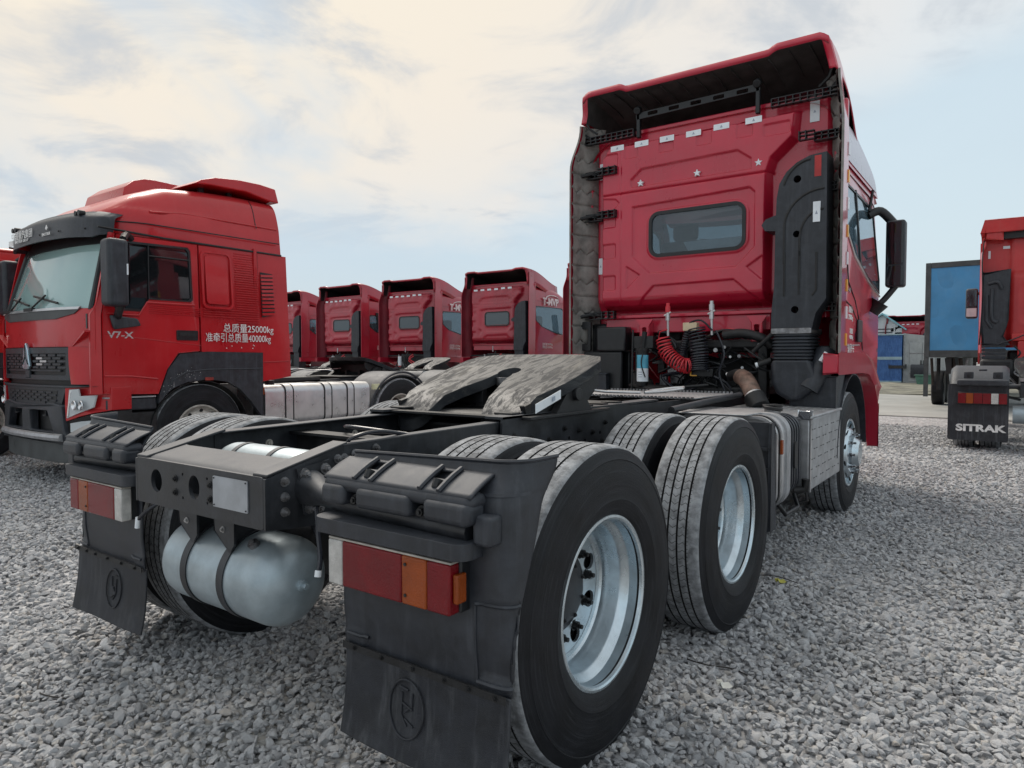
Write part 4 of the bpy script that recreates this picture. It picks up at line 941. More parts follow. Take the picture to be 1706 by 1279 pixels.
    if not far:
        MB().grid(14, 4, lambda u, v: (-1.1 + 2.2 * u, 5.85 + .45 * v, 2.02 + .10 * sin(u * 9) * sin(v * 3)), thick=(0, 0, -.1)).build('dashboard', blackp, T, 40)
        for x in (-.55, .55):
            m = MB(); m.box((x - .27, 5.05, 1.9), (x + .27, 5.20, 2.62)); m.box((x - .14, 5.07, 2.62), (x + .14, 5.17, 2.80)); m.box((x - .28, 5.1, 1.8), (x + .28, 5.6, 1.98)); m.build('seat', blackp, T, 40, bevel=.05, seg=3)
        MB().box((-1.1, 4.20, 1.85), (1.1, 4.95, 2.20)).build('bunk', fairing_in, T, 30, bevel=.04)
        MB().box((-1.12, 4.2, 2.86), (1.12, 4.7, 3.1)).build('locker', fairing_in, T, 30, bevel=.02)
        MB().plate([(-.12, 2.34), (.40, 2.34), (.40, 2.44), (-.17, 2.44)], [], 'Y', 4.12, 4.13).build('paper_notice', white_st, T, 0)
        MB().tube([(.0, 5.9, 2.95), (.0, 5.85, 2.75)], .02, 6).box((-.14, 5.82, 2.66), (.14, 5.86, 2.76)).build('inner_mirror', blackp, T, 30)
    # lower front corner, wheel arch fender
    for s in (1, -1):
        fo = [(3.80, 1.235), (3.80, 1.385), (4.95, 1.395), (5.36, 1.33), (5.76, 1.11), (6.05, 1.06), (6.22, .95), (6.22, .46), (5.74, .46), (5.64, .86), (5.45, 1.08), (5.15, 1.20), (4.9, 1.235)]
        MB().plate(fo, [], 'X', s * 1.14, s * 1.245, fn=lambda q: (q[0] - s * .10 * ss(q[1], 5.95, 6.25) + s * .015 * ss(q[2], 1.2, .9), q[1], q[2])).build('wheel_arch', red, T, 40, bevel=.022 if not far else 0, seg=3)
        if not far:
            MB().box((min(s * 1.25, s * 1.262), 5.68, .80), (max(s * 1.25, s * 1.262), 5.74, .90)).build('side_marker', lens_amber, T, 30, bevel=.004)
            MB().grid(20, 2, lambda u, v: (s * (.86 + .36 * v), 4.60 - .66 * cos(pi * u * 1.0), .56 + .66 * sin(pi * u)), thick=(0, 0, -.01), flip=s > 0).build('wheel_liner', plastic, T, 50)
            bx = MB().plate([(3.93, .70), (3.88, 1.20), (4.25, 1.24), (4.30, 1.22), (4.02, .95)], [], 'X', s * .86, s * 1.20); bx.build('liner_panel', plastic, T, 40, bevel=.012)
def snorkel(T, yb=4.0, far=False):
    yf, yr = yb - .17, yb + .08; bv = .022 if not far else 0
    O = [(1.125, 2.985), (1.0, 2.975), (.90, 2.935), (.82, 2.87), (.765, 2.78), (.745, 2.66), (.742, 2.53), (.66, 2.505), (.625, 2.46), (.655, 2.41), (.738, 2.40), (.735, 1.95), (.715, 1.72), (.715, 1.585), (1.03, 1.585), (1.06, 1.72), (1.135, 1.83)]
    b = MB().plate(O, [circ(.905, 2.80, .030, 18), circ(.905, 2.36, .028, 18), circ(.90, 1.75, .030, 18)] if not far else [], 'Y', yf, yr).build('air_intake', plastic, T, 40, bevel=bv, seg=3)
    if far:
        MB().box((.72, yb - .12, 1.0), (1.02, yb + .2, 1.585)).build('intake_bucket', plastic, T, 40); return
    def arc(cx, cz, rx, rz, a0, a1): return [(cx + rx * cos(radians(a)), yf - .001, cz + rz * sin(radians(a))) for a in np.linspace(a0, a1, 14)]
    for P in (arc(1.02, 2.70, .225, .245, 95, 165), arc(1.10, 2.42, .29, .28, 88, 180) + [(.81, yf - .001, 2.12)], arc(1.10, 2.32, .17, .22, 88, 180) + [(.93, yf - .001, 2.18)],
              [(.80, yf - .001, 2.05), (.80, yf - .001, 1.90)] if False else [(.815, yf - .001, 2.22), (.815, yf - .001, 1.86)], [(.93, yf - .001, 2.22), (.93, yf - .001, 1.87)], [(1.06, yf - .001, 2.2), (1.06, yf - .001, 1.9), (1.03, yf - .001, 1.86)]):
        MB().tube(P, .009, 6).build('intake_groove', engine, b)
    MB().plate([(1.035, 2.80), (1.085, 2.80), (1.085, 2.965), (1.035, 2.965)], [], 'Y', yf - .002, yf + .0).build('red_reflector', red_st, T, 0)
    s = MB().plate([(1.030, 2.44), (1.082, 2.44), (1.085, 2.60), (1.030, 2.60)], [], 'Y', yf - .0105, yf + .0).build('reflective_sticker', white_st, T, 0)
    MB().plate([(1.046, 2.50), (1.066, 2.50), (1.056, 2.53)], [], 'Y', yf - .0115, yf - .0105).build('sticker_mark', grey_st, s, 0)
    bl = MB(); n = 9
    prof = []
    for i in range(n): z = 1.585 - .245 * i / n; prof += [(z, 0), (z - .009, .014), (z - .019, .014), (z - .026, -.002)]
    vs = []; 
    for z, d in prof: vs += [(x, y, z) for x, y in rrect(.728 - d, yf + .01 - d, 1.015 + d, yr + .12 + d, .06, 4)]
    m = 20 if False else len(rrect(0, 0, 1, 1, .06, 4)); fs = []
    for i in range(len(prof) - 1):
        for j in range(m): fs.append((i * m + j, (i + 1) * m + j, (i + 1) * m + (j + 1) % m, i * m + (j + 1) % m))
    bl.add(vs, fs); bl.build('intake_bellows', plastic, T, 30)
    MB().plate(rrect(.715, 1.555, 1.03, 1.60, .01, 2), [], 'Y', yf - .008, yr + .14).build('bellows_band', steel, T, 30, bevel=.004)
    bk = MB().plate([(.712, 1.34), (.715, 1.16), (.76, 1.06), (.86, 1.0), (.96, 1.02), (1.05, 1.10), (1.07, 1.22), (1.03, 1.34)], [], 'Y', yf - .01, yr + .35).build('intake_bucket', plastic, T, 50, bevel=.05, seg=4)
    MB().tube([(1.0, yf + .05, 1.10), (1.08, yf + .10, 1.25), (1.10, yf + .2, 1.40)], .09, 14).build('intake_elbow', plastic, T, 50)
def helix(P, r, turns, n=14):
    V = [Vector(p) for p in P]; out_ = []; L = len(V) - 1; N_ = turns * n
    for i in range(N_ + 1):
        t = i / N_ * L; k = min(int(t), L - 1); f = t - k
        a, b, c, d = V[max(k - 1, 0)], V[k], V[k + 1], V[min(k + 2, L)]
        p = .5 * ((2 * b) + (c - a) * f + (2 * a - 5 * b + 4 * c - d) * f * f + (3 * b - a - 3 * c + d) * f ** 3)
        tg = (.5 * ((c - a) + 2 * (2 * a - 5 * b + 4 * c - d) * f + 3 * (3 * b - a - 3 * c + d) * f * f)).normalized()
        u = tg.cross(Vector((0, 1, 0))).normalized(); w = tg.cross(u); ph = 2 * pi * i / n
        out_.append(p + (u * cos(ph) + w * sin(ph)) * r)
    return out_
def spline(P, n=6):
    V = [Vector(p) for p in P]; o = []
    for i in range(len(V) - 1):
        a, b, c, d = V[max(i - 1, 0)], V[i], V[i + 1], V[min(i + 2, len(V) - 1)]
        for j in range(n): t = j / n; o.append(.5 * ((2 * b) + (c - a) * t + (2 * a - 5 * b + 4 * c - d) * t * t + (3 * b - a - 3 * c + d) * t ** 3))
    return o + [V[-1]]
def clutter(T):
    """everything between the cab floor and the frame"""
    yb = 3.92
    h = MB().tube([(-.225, yb - .02, 1.62), (-.30, yb - .02, 1.60), (-.315, yb - .02, 1.54)] + helix([(-.27, yb - .02, 1.53), (-.235, yb - .03, 1.42), (-.15, yb - .05, 1.34), (-.06, yb - .06, 1.29), (-.02, yb - .03, 1.285)], .066, 15), .0065, 6); h.build('red_air_coil', hose_red, T, 60)
    h = MB().tube(spline([(.20, yb - .04, 1.60), (.10, yb - .05, 1.69), (-.02, yb - .04, 1.66), (-.06, yb - .03, 1.56)]), .009, 6); h.tube(helix([(.055, yb - .03, 1.62), (.075, yb - .03, 1.48), (.085, yb - .03, 1.34), (.09, yb - .04, 1.24)], .074, 16), .0068, 6); h.build('black_air_coil', hose_black, T, 60)
    h = MB().tube(helix([(-.01, yb, 1.66), (-.06, yb, 1.52), (-.10, yb + .02, 1.38)], .030, 16), .008, 6); h.build('cable_coil', hose_black, T, 60)
    for x, mt in ((-.225, hose_red), (.185, steel)):
        g = MB().tube([(x, yb - .01, 1.56), (x, yb - .02, 1.78)], .012, 8).tube([(x, yb - .02, 1.70), (x, yb - .02, 1.76)], .022, 8).tube([(x - .03, yb - .03, 1.745), (x + .035, yb - .03, 1.775)], .009, 8)
        o = g.build('gladhand_coupling', alu_b, T, 30); MB().tube([(x, yb - .02, 1.775), (x, yb - .02, 1.83)], .024, 10, r2 if False else None).tube([(x, yb - .02, 1.83), (x, yb - .02, 1.86)], .017, 10).build('coupling_cap', mt if x < 0 else alu_b, o, 30)
    MB().box((-.07, yb - .05, 1.60), (.06, yb + .02, 1.675)).build('junction_box', cream, T, 30, bevel=.006)
    # filter canister with blue and white label
    c = (-.435, yb - .10, 0)
    f = MB().lathe([(1.10, 0), (1.10, .045), (1.13, .052), (1.14, .052)], (c[0], c[1], 0), 'Z', 24).lathe([(1.385, .052), (1.40, .05), (1.42, .058), (1.44, .058), (1.45, .03), (1.45, 0)], (c[0], c[1], 0), 'Z', 24).build('fuel_filter', engine, T, 30)
    MB().lathe([(1.14, .053), (1.262, .053)], (c[0], c[1], 0), 'Z', 24).build('filter_label', white_st, f); MB().lathe([(1.262, .0532), (1.385, .0532)], (c[0], c[1], 0), 'Z', 24).build('filter_band', blue_filter, f)
    for i in range(3): MB().lathe([(1.18 + .022 * i, .0536), (1.186 + .022 * i, .0536)], (c[0], c[1], 0), 'Z', 8, radians(250), radians(290)).build('label_print', grey_st, f)
    m = MB(); m.box((c[0] - .10, c[1], 1.45), (c[0] + .10, c[1] + .10, 1.56)); m.tube([(c[0] - .10, c[1], 1.62), (c[0] - .10, c[1] - .02, 1.0)], .010, 8); m.tube([(c[0], c[1], 1.45), (c[0] + .02, c[1], 1.60)], .025, 8); m.tube(spline([(c[0] + .03, c[1] - .06, 1.40), (c[0] + .02, c[1] - .07, 1.30), (c[0] + .05, c[1] - .05, 1.18)]), .006, 6); m.build('filter_head', engine, T, 30)
    # engine bulk, transmission, cross pipes, brackets
    rs = random.Random(4)
    def blk(name, a, b, mt=engine, bv=.02): return MB().box(a, b).build(name, mt, T, 30, bevel=bv)
    blk('engine_block', (-.38, 4.35, .75), (.42, 5.5, 1.36)); blk('gearbox', (-.25, 3.3, .70), (.25, 4.35, 1.02), engine, .06)
    blk('rear_support_beam', (-.55, 4.0, 1.02), (.60, 4.10, 1.10)); blk('support_post', (-.60, 4.0, 1.0), (-.52, 4.1, 1.50), engine, .01); blk('support_post', (.56, 4.0, 1.0), (.64, 4.1, 1.50), engine, .01)
    blk('suspension_beam', (-.66, 4.02, 1.44), (.68, 4.10, 1.52)); blk('left_liner', (-1.13, 4.10, .85), (-.70, 4.14, 1.70), blackp, .02); blk('left_box', (-1.0, 3.95, 1.42), (-.68, 4.1, 1.66), blackp, .02)
    blk('liner_flap', (-1.15, 3.96, .98), (-.72, 4.0, 1.42), blackp, .02)
    blk('ecu_box', (-.26, 3.98, 1.20), (-.14, 4.02, 1.29), steel, .006); blk('bracket_bar', (.0, 3.90, 1.19), (.20, 3.94, 1.26), engine, .004)
    MB().box((.005, 3.885, 1.195), (.06, 3.90, 1.205)).box((.005, 3.885, 1.25), (.06, 3.90, 1.26)).box((-.003, 3.885, 1.195), (.006, 3.90, 1.26)).build('bracket_edge', yellow_st, T, 30)
    MB().lathe([(4.45, .0), (4.45, .36), (4.6, .42)], (0, 0, 1.28), 'Y', 30).build('fan_shroud', engine, T) if False else None
    MB().tube(spline([(.28, 3.95, 1.56), (.45, 3.93, 1.57), (.60, 3.94, 1.53), (.68, 3.98, 1.46)]), .040, 12).build('coolant_pipe', engine, T)
    MB().tube([(.55, 3.9, 1.41), (.72, 3.86, 1.56)], .018, 10).build('stay_rod', engine, T); MB().tube([(.60, 3.88, 1.30), (.70, 3.9, 1.34)], .026, 10).build('sensor', engine, T); MB().tube([(.58, 3.87, 1.295), (.61, 3.88, 1.305)], .022, 10).build('sensor_cap', white_st, T)
    MB().tube([(1.10, 3.84, 1.33), (1.14, 3.86, 1.40)], .018, 8).build('cable_end', white_st, T)
    for i in range(46):
        x = rs.uniform(-.50, .62); z = rs.uniform(1.04, 1.56); y = rs.uniform(3.93, 4.2)
        P = [(x, y, z)]
        for _ in range(3): x += rs.uniform(-.20, .20); z += rs.uniform(-.16, .13); y += rs.uniform(-.05, .06); P.append((min(.68, max(-.62, x)), max(3.90, y), max(1.02, min(1.60, z))))
        MB().tube(spline(P, 5), rs.choice([.006, .008, .011, .016]), 6).build('cable', rs.choice([engine, hose_black, blackp, blackp]), T, 60)
    for i in range(26):
        x = rs.uniform(-.55, .60); z = rs.uniform(1.02, 1.55); y = rs.uniform(4.12, 4.3); w, hh = rs.uniform(.04, .13), rs.uniform(.03, .12)
        MB().box((x, y, z), (x + w, y + .05, z + hh)).build('engine_fitting', rs.choice([engine, engine, blackp, steel]), T, 30, bevel=.006)
    for i in range(14):
        x = rs.uniform(-.5, .6); z = rs.uniform(1.1, 1.5); MB().tube([(x, 4.02, z), (x + .01, 3.98, z)], rs.uniform(.008, .02), 8).build('hose_fitting', rs.choice([zinc, steel, alu_b]), T)
    MB().tube(spline([(.30, 3.95, 1.62), (.42, 3.93, 1.60), (.55, 3.92, 1.585)]), .004, 6).build('red_cable', hose_red, T)
    MB().tube(spline([(.22, 3.92, 1.60), (.30, 3.90, 1.40), (.26, 3.9, 1.22), (.32, 3.9, 1.05)]), .010, 6).build('hose', hose_black, T); MB().tube(spline([(-.6, 3.9, 1.10), (-.2, 3.7, 1.07), (.0, 3.75, 1.10), (.2, 3.8, 1.12)]), .014, 8).build('hose', engine, T)
    # exhaust: heat wrapped stub and silencer
    MB().tube(spline([(.38, 3.85, 1.20), (.46, 3.78, 1.22), (.53, 3.70, 1.21)]), [.045] * 13 if False else .045, 14).build('exhaust_elbow', engine, T)
    e = MB().tube(spline([(.50, 3.74, 1.20), (.575, 3.66, 1.165), (.66, 3.57, 1.05)]), .068, 20).build('exhaust_pipe', exhaust, T, 60)
    MB().tube([(.655, 3.575, 1.055), (.665, 3.565, 1.042)], .074, 20).build('exhaust_clamp', alu_b, e); MB().tube([(.66, 3.57, 1.045), (.72, 3.52, .96)], .085, 18, ).build('exhaust_flange', engine, T)
    MB().tube([(.34, 3.86, 1.215), (.37, 3.855, 1.215)], .020, 10).build('hose_fitting', alu_b, T)
def tanks_right(T):
    def band(P, w, t): pass
    def sec(x0, x1, z0, z1, r): return rrect(x0, z0, x1, z1, r, 8)
    # silver tank end behind the fender
    t = MB().plate(sec(.52, 1.175, .40, .985, .12), [], 'Y', 2.36, 2.60).build('fuel_tank', alu_b, T, 40, bevel=.02, seg=3)
    for y in (2.30, 2.42):
        MB().plate(sec(.515, 1.182, .393, .992, .125), [sec(.53, 1.165, .41, .975, .115)], 'Y', y, y + .035).build('tank_strap', alu_b, t, 40)
    MB().plate(sec(.512, 1.186, .390, .996, .125), [sec(.53, 1.165, .41, .975, .115)], 'Y', 2.345, 2.372).build('strap_rubber', engine, t, 40)
    MB().plate(sec(.512, 1.19, .385, 1.0, .13), [], 'Y', 2.52, 2.60).build('tank_shell', alu, t, 40, bevel=.01)
    # ribbed black urea tank
    u = MB().plate(sec(.56, 1.165, .44, .965, .10), [], 'Y', 2.60, 2.97).build('urea_tank', plastic, T, 40, bevel=.02, seg=3)
    for i in range(5):
        y = 2.615 + .062 * i; MB().plate(sec(.555, 1.180, .43, .975, .11), [sec(.60, 1.14, .48, .93, .09)], 'Y', y, y + .030).build('tank_rib', plastic, u, 40, bevel=.006)
    MB().plate(rrect(2.70, .62, 2.78, .80, .03, 5), [], 'X', 1.17, 1.192).build('level_window', engine, u, 40)
    MB().tube([(1.05, 2.66, .96), (1.055, 2.66, 1.012)], .052, 20).build('filler_neck', steel, T, 40); MB().tube([(1.055, 2.66, 1.012), (1.058, 2.66, 1.034)], .064, 20).box((.99, 2.648, 1.034), (1.12, 2.672, 1.046)).build('filler_cap', blackp, T, 40, bevel=.004)
    MB().box((1.165, 2.36, .755), (1.20, 2.39, .845)).build('side_marker', lens_amber, T, 30, bevel=.004)
    # steps and brackets under the tank
    MB().tube([(1.13, 2.55, .40), (1.17, 2.56, .34), (1.18, 2.85, .34), (1.14, 2.9, .42)], .014, 8).build('step_bar', blackp, T); MB().tube([(1.13, 2.92, .44), (1.20, 2.95, .45), (1.205, 2.95, .52)], .028, 10).build('valve', engine, T); MB().tube([(1.10, 2.95, .45), (1.19, 3.0, .44), (1.20, 3.02, .36), (1.13, 3.0, .33)], .012, 8).build('hose', engine, T)
    # aluminium clad box with riveted lid
    bx = MB().box((.60, 3.0, .425), (1.215, 4.06, .935)).build('battery_box', alu, T, 30, bevel=.012)
    lid = MB().grid(2, 2, lambda a, b: (.52 + .705 * a, 2.985 + 1.085 * b, .968 - .016 * a), thick=(0, 0, -.022)).build('box_lid', alu, T, 30, bevel=.008)
    MB().grid(1, 1, lambda a, b: (.52 + .50 * a, 2.20 + .78 * b, 1.006 - .014 * b), thick=(0, 0, -.010)).build('step_plate', alu, T, 30, bevel=.004)
    for i in range(14):
        for j in range(6):
            if (i * 7 + j * 5) % 3: MB().box((1.2145, 3.06 + .07 * i, .50 + .07 * j), (1.2175, 3.095 + .07 * i, .506 + .07 * j)).build('pressed_stud', dark_frame, bx, 0)
    studs = MB()
    for i in range(15):
        for j in range(9):
            a, b = (i + .5) / 15, (j + .5) / 9; x, y, z = .54 + .66 * b, 3.01 + 1.03 * a, .968 - .016 * (.02 + .66 * b) / .705 + .0
            d = .010; sg = 1 if (i + j) % 2 else -1; studs.add([(x - d, y - d * sg, z), (x + d * .3, y - d * .3 * sg, z), (x + d, y + d * sg, z), (x - d * .3, y + d * .3 * sg, z), (x, y, z + .004)], [(0, 1, 4), (1, 2, 4), (2, 3, 4), (3, 0, 4)])
    studs.build('tread_studs', alu, lid, 0, kind='stuff')
    MB().plate([(2.98, .93), (2.98, .99), (3.05, .985), (3.05, .93)], [], 'X', 1.14, 1.222).build('lid_latch', chrome, T, 30, bevel=.004)
    MB().box((1.218, 3.0, .42), (1.222, 3.03, .93)).build('box_edge', alu_b, bx, 0)
    # ribbed fender standing between the drive wheel and the tank
    f = MB().grid(6, 16, lambda a, b: (.76 + .46 * a, 2.02 + .10 * (1 - b) ** 2 - .0, .36 + .62 * b), thick=(0, .012, 0)).build('front_mudguard', plastic, T, 50)
    for z in (.46, .58, .70, .82): MB().box((.78, 2.0, z), (1.21, 2.035, z + .014)).build('guard_rib', plastic, f, 30)
    MB().plate([(2.0, .35), (2.0, .98), (2.06, .98), (2.11, .35)], [], 'X', 1.215, 1.232).build('guard_side', plastic, f, 30, bevel=.004)
    MB().grid(24, 3, lambda a, b: (.50 + .70 * b, 2.02 + .20 * (1 - cos(pi / 2 * a)) * 0 + .30 * a - .0, 1.0 + .02 * sin(pi * a)), thick=(0, 0, -.012)).build('fender_top', alu, T, 50) if False else None
    # left side tank (mostly hidden)
    MB().plate(sec(-1.18, -.52, .40, .98, .12), [], 'Y', 2.3, 3.9).build('fuel_tank', alu, T, 40, bevel=.02)
def mirror(T, s, x=1.395, y=5.60, z0=2.05, z1=2.70):
    m = MB().box((min(s * (x - .085), s * (x + .085)), y - .02, z0), (max(s * (x - .085), s * (x + .085)), y + .13, z1)).build('mirror', plastic, T, 40, bevel=.028, seg=4)
    MB().plate(rrect(s * x - .070, z0 + .22, s * x + .070, z1 - .02, .02, 4), [], 'Y', y - .026, y - .019).build('mirror_glass', glass_dark, m, 30)
    MB().plate(rrect(s * x - .070, z0 + .015, s * x + .070, z0 + .205, .02, 4), [], 'Y', y - .026, y - .019).build('mirror_glass', glass_dark, m, 30)
    MB().tube(spline([(s * 1.16, y - .05, z1 + .06), (s * 1.26, y + .0, z1 + .10), (s * (x - .02), y + .06, z1 - .03)]), .042, 10).build('mirror_arm', blackp, T)
    MB().tube(spline([(s * 1.20, y + .0, z0 - .17), (s * 1.28, y + .02, z0 - .14), (s * (x), y + .05, z0 + .01)]), .030, 10).build('mirror_arm', blackp, T)
    MB().tube([(s * 1.20, y + .02, z0 - .24), (s * 1.27, y + .02, z0 - .14)], [.06, .085], 16).build('mirror_mount', blackp, T)
    MB().tube([(s * 1.17, y - .08, z1 + .10), (s * 1.20, y - .08, z1 + .30)], .014, 8).build('aerial', blackp, T)
def build_main():
    T = empty('tractor_truck', 'large crimson tractor truck nearest to us, seen from behind with its bare chassis', 'truck')
    main_frame(T); air_tanks(T); fifth_wheel(T); guards(T)
    for y in (0, 1.384):
        axle(T, y)
        for s in (1, -1): drive_wheel(T, 1.235, y, s)
    for s in (1, -1): front_wheel(T, 1.19, 4.62, s); spring(T, s, .69)
    axle(T, 4.62)
    cab_rear(T); cab_shell(T); snorkel(T); clutter(T); tanks_right(T); mirror(T, 1); mirror(T, -1)
    # lettering on the right door and sill
    for (bz, body, sz) in ((1.735, '总质量\n25000kg', .062), (1.56, '准拖挂\n40000kg', .050)):
        text('door_lettering', body, sz, white_paint, T, (1.2135, 4.42 if bz > 1.6 else 4.46, bz), (pi / 2, 0, pi / 2), sx=.95)
    text('door_lettering', '汕德卡', .10, white_paint, T, (1.2135, 4.45, 1.415 + .01), (pi / 2, 0, pi / 2), sx=1)
    text('door_badge', '440', .06, alu_b, T, (1.2135, 4.35, 1.93), (pi / 2, 0, pi / 2))
    return T
main_truck = build_main()
# ---------------------------------------------------------------- other trucks
def plain_chassis(T, fender=False, tank_side=None, rim=None, disc=None, single=False, plate_low=True):
    for s in (1, -1): c_rail(s, [-.75, 1.2, 5.9], [1.03, 1.05, 1.0], [.80, .77, .74]).build('frame_rail', frame_m, T, 30)
    MB().box((-.41, -.76, .80), (.41, -.745, .97)).build('rear_crossmember', frame_m, T, 30)
    MB().box((-.42, .4, 1.052), (.42, 1.9, 1.08)).build('coupling_base_plate', engine, T, 30, bevel=.01)
    fifth_wheel(T, low=plate_low)
    for s in (1, -1):
        MB().plate([(.60, 1.07), (1.45, 1.07), (1.20, 1.22), (.95, 1.20)], [], 'X', s * .38, s * .46).build('support_bracket', engine, T, 30)
    for y in (0, 1.384):
        for s in (1, -1): drive_wheel(T, 1.20, y, s, low=True, rimmat=rim, disc_m=disc)
    for s in (1, -1):
        if fender:
            for yc in (0, 1.384):
                f = MB().grid(24, 6, lambda a, b: (s * (.60 + .62 * b), yc + .655 * cos(radians(8) + radians(164) * a), .50 + (.655 - .05 * ss(b, .85, 1)) * sin(radians(8) + radians(164) * a)), thick=(0, 0, -.02), flip=s > 0).build('mudguard', plastic, T, 50)
                MB().tube([(s * 1.22, yc + .645 * cos(radians(8) + radians(164) * a / 24), .50 + .645 * sin(radians(8) + radians(164) * a / 24)) for a in range(25)], .018, 6).build('guard_lip', plastic, f, 50)
        else:
            MB().grid(10, 3, lambda a, b: (s * (.62 + .64 * b), -.62 - .02 * sin(a * 3) + .12 * ss(a, .8, 1), .30 + .76 * a), thick=(0, .015, 0)).build('mudguard', plastic, T, 50)
def far_truck(name, label, group, plain=False, text_on=True, loc=(0, 0, 0)):
    T = empty(name, label, 'truck', loc, 0, group)
    plain_chassis(T)
    for s in (1, -1): front_wheel(T, 1.19, 4.62, s, low=True)
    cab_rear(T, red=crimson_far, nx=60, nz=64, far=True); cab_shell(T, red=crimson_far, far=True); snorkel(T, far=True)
    MB().box((-.6, 4.2, .7), (.6, 4.4, 1.5)).build('engine_block', engine, T, 30, bevel=.05)
    for x in (-.5, .55): MB().box((x - .28, 5.0, 1.6), (x + .28, 5.2, 2.62)).build('seat', blackp, T, 30, bevel=.06)
    rs = random.Random(9)
    for i in range(16):
        x, z = rs.uniform(-.5, .5), rs.uniform(1.2, 1.6); MB().tube(spline([(x, 3.95, z), (x + rs.uniform(-.2, .2), 3.9, z - .15), (x + rs.uniform(-.2, .2), 3.95, z - .32)], 3), .018, 5).build('cable', rs.choice([engine, hose_black, steel, hose_red, engine]), T)
    MB().lathe([(1.12, 0), (1.12, .06), (1.42, .06), (1.42, 0)], (-.30, 3.86, 0), 'Z', 12).build('fuel_filter', white_st, T, 30)
    MB().tube([(-.05, 3.86, 1.55), (-.05, 3.86, 1.72)], .02, 6).build('gladhand_coupling', alu_b, T)
    for s in (1, -1):
        MB().box((min(s * 1.215, s * 1.22), 4.4, 1.72), (max(s * 1.215, s * 1.22), 4.9, 1.80)).build('door_lettering_bar', white_paint, T, 0) if False else None
        MB().box((min(s * 1.33, s * 1.48), 5.6, 2.05), (max(s * 1.33, s * 1.48), 5.73, 2.70)).build('mirror', plastic, T, 30, bevel=.02)
    if text_on:
        text('side_lettering', 'T-MVP', .28, white_paint, T, (1.200, 5.05, 3.005), (pi / 2, 0, pi / 2), sx=1.05, bold=.012)
        MB().tube([(1.172, 5.10 - .34 * cos(pi * i / 12) + .08, 3.12 + .09 * sin(pi * i / 12)) for i in range(13)], .014, 5).build('lettering_arc', white_paint, T)
    text('door_lettering', '总质量25000kg\n准拖挂40000kg', .085, white_paint, T, (1.2135, 4.85, 1.72), (pi / 2, 0, pi / 2))
    if plain:
        MB().plate([(4.55, 2.95), (5.45, 2.95), (5.30, 2.15), (4.75, 2.25), (4.60, 2.55)], [], 'X', 1.205, 1.222, fn=lambda q: (q[0] - .03, q[1], q[2])).build('blank_window', blackp, T, 30)
        for z, w in ((2.72, .05), (2.60, .12), (2.48, .10), (2.36, .04)): MB().plate([(5.0, z - w / 2), (5.0 + w, z), (5.0, z + w / 2), (5.0 - w, z)], [], 'X', 1.193, 1.196).build('gold_decal', gold, T, 0)
    return T
G_ROW = 'crimson tractor trucks parked in a row at the back'
far3 = far_truck('tractor_truck', 'crimson T-MVP truck in the back row standing right behind the large grey coupling plate', G_ROW, loc=(-9.95, 10.15, 0))
index_children()
labels = [(-13.55, 'crimson T-MVP truck, its rear window half bright, second from right in back row', 1.2),
          (-6.35, 'crimson truck mostly hidden behind the large middle truck, only its left edge showing', -.8),
          (-20.75, 'crimson truck half hidden behind the rear edge of the bright red cab', 0)]
for x, lb, rz in labels:
    c = copy_tree(far3); c.location = (x, 10.15 + (.5 if x < -18 else (.12 if x < -10 else -.1)), 0); c.rotation_euler.z = radians(rz); c['label'] = lb
far1 = far_truck('tractor_truck', 'darker crimson truck with gold decal on its blanked black side window', G_ROW, plain=True, text_on=False, loc=(-17.10, 10.3, 0)); far1.rotation_euler.z = radians(-1.5)
c = copy_tree(far3); c.location = (-2.75, 41.5, 0); c['label'] = 'distant red truck roof showing above the small grey shed'; c['group'] = 'trucks beyond the lane'

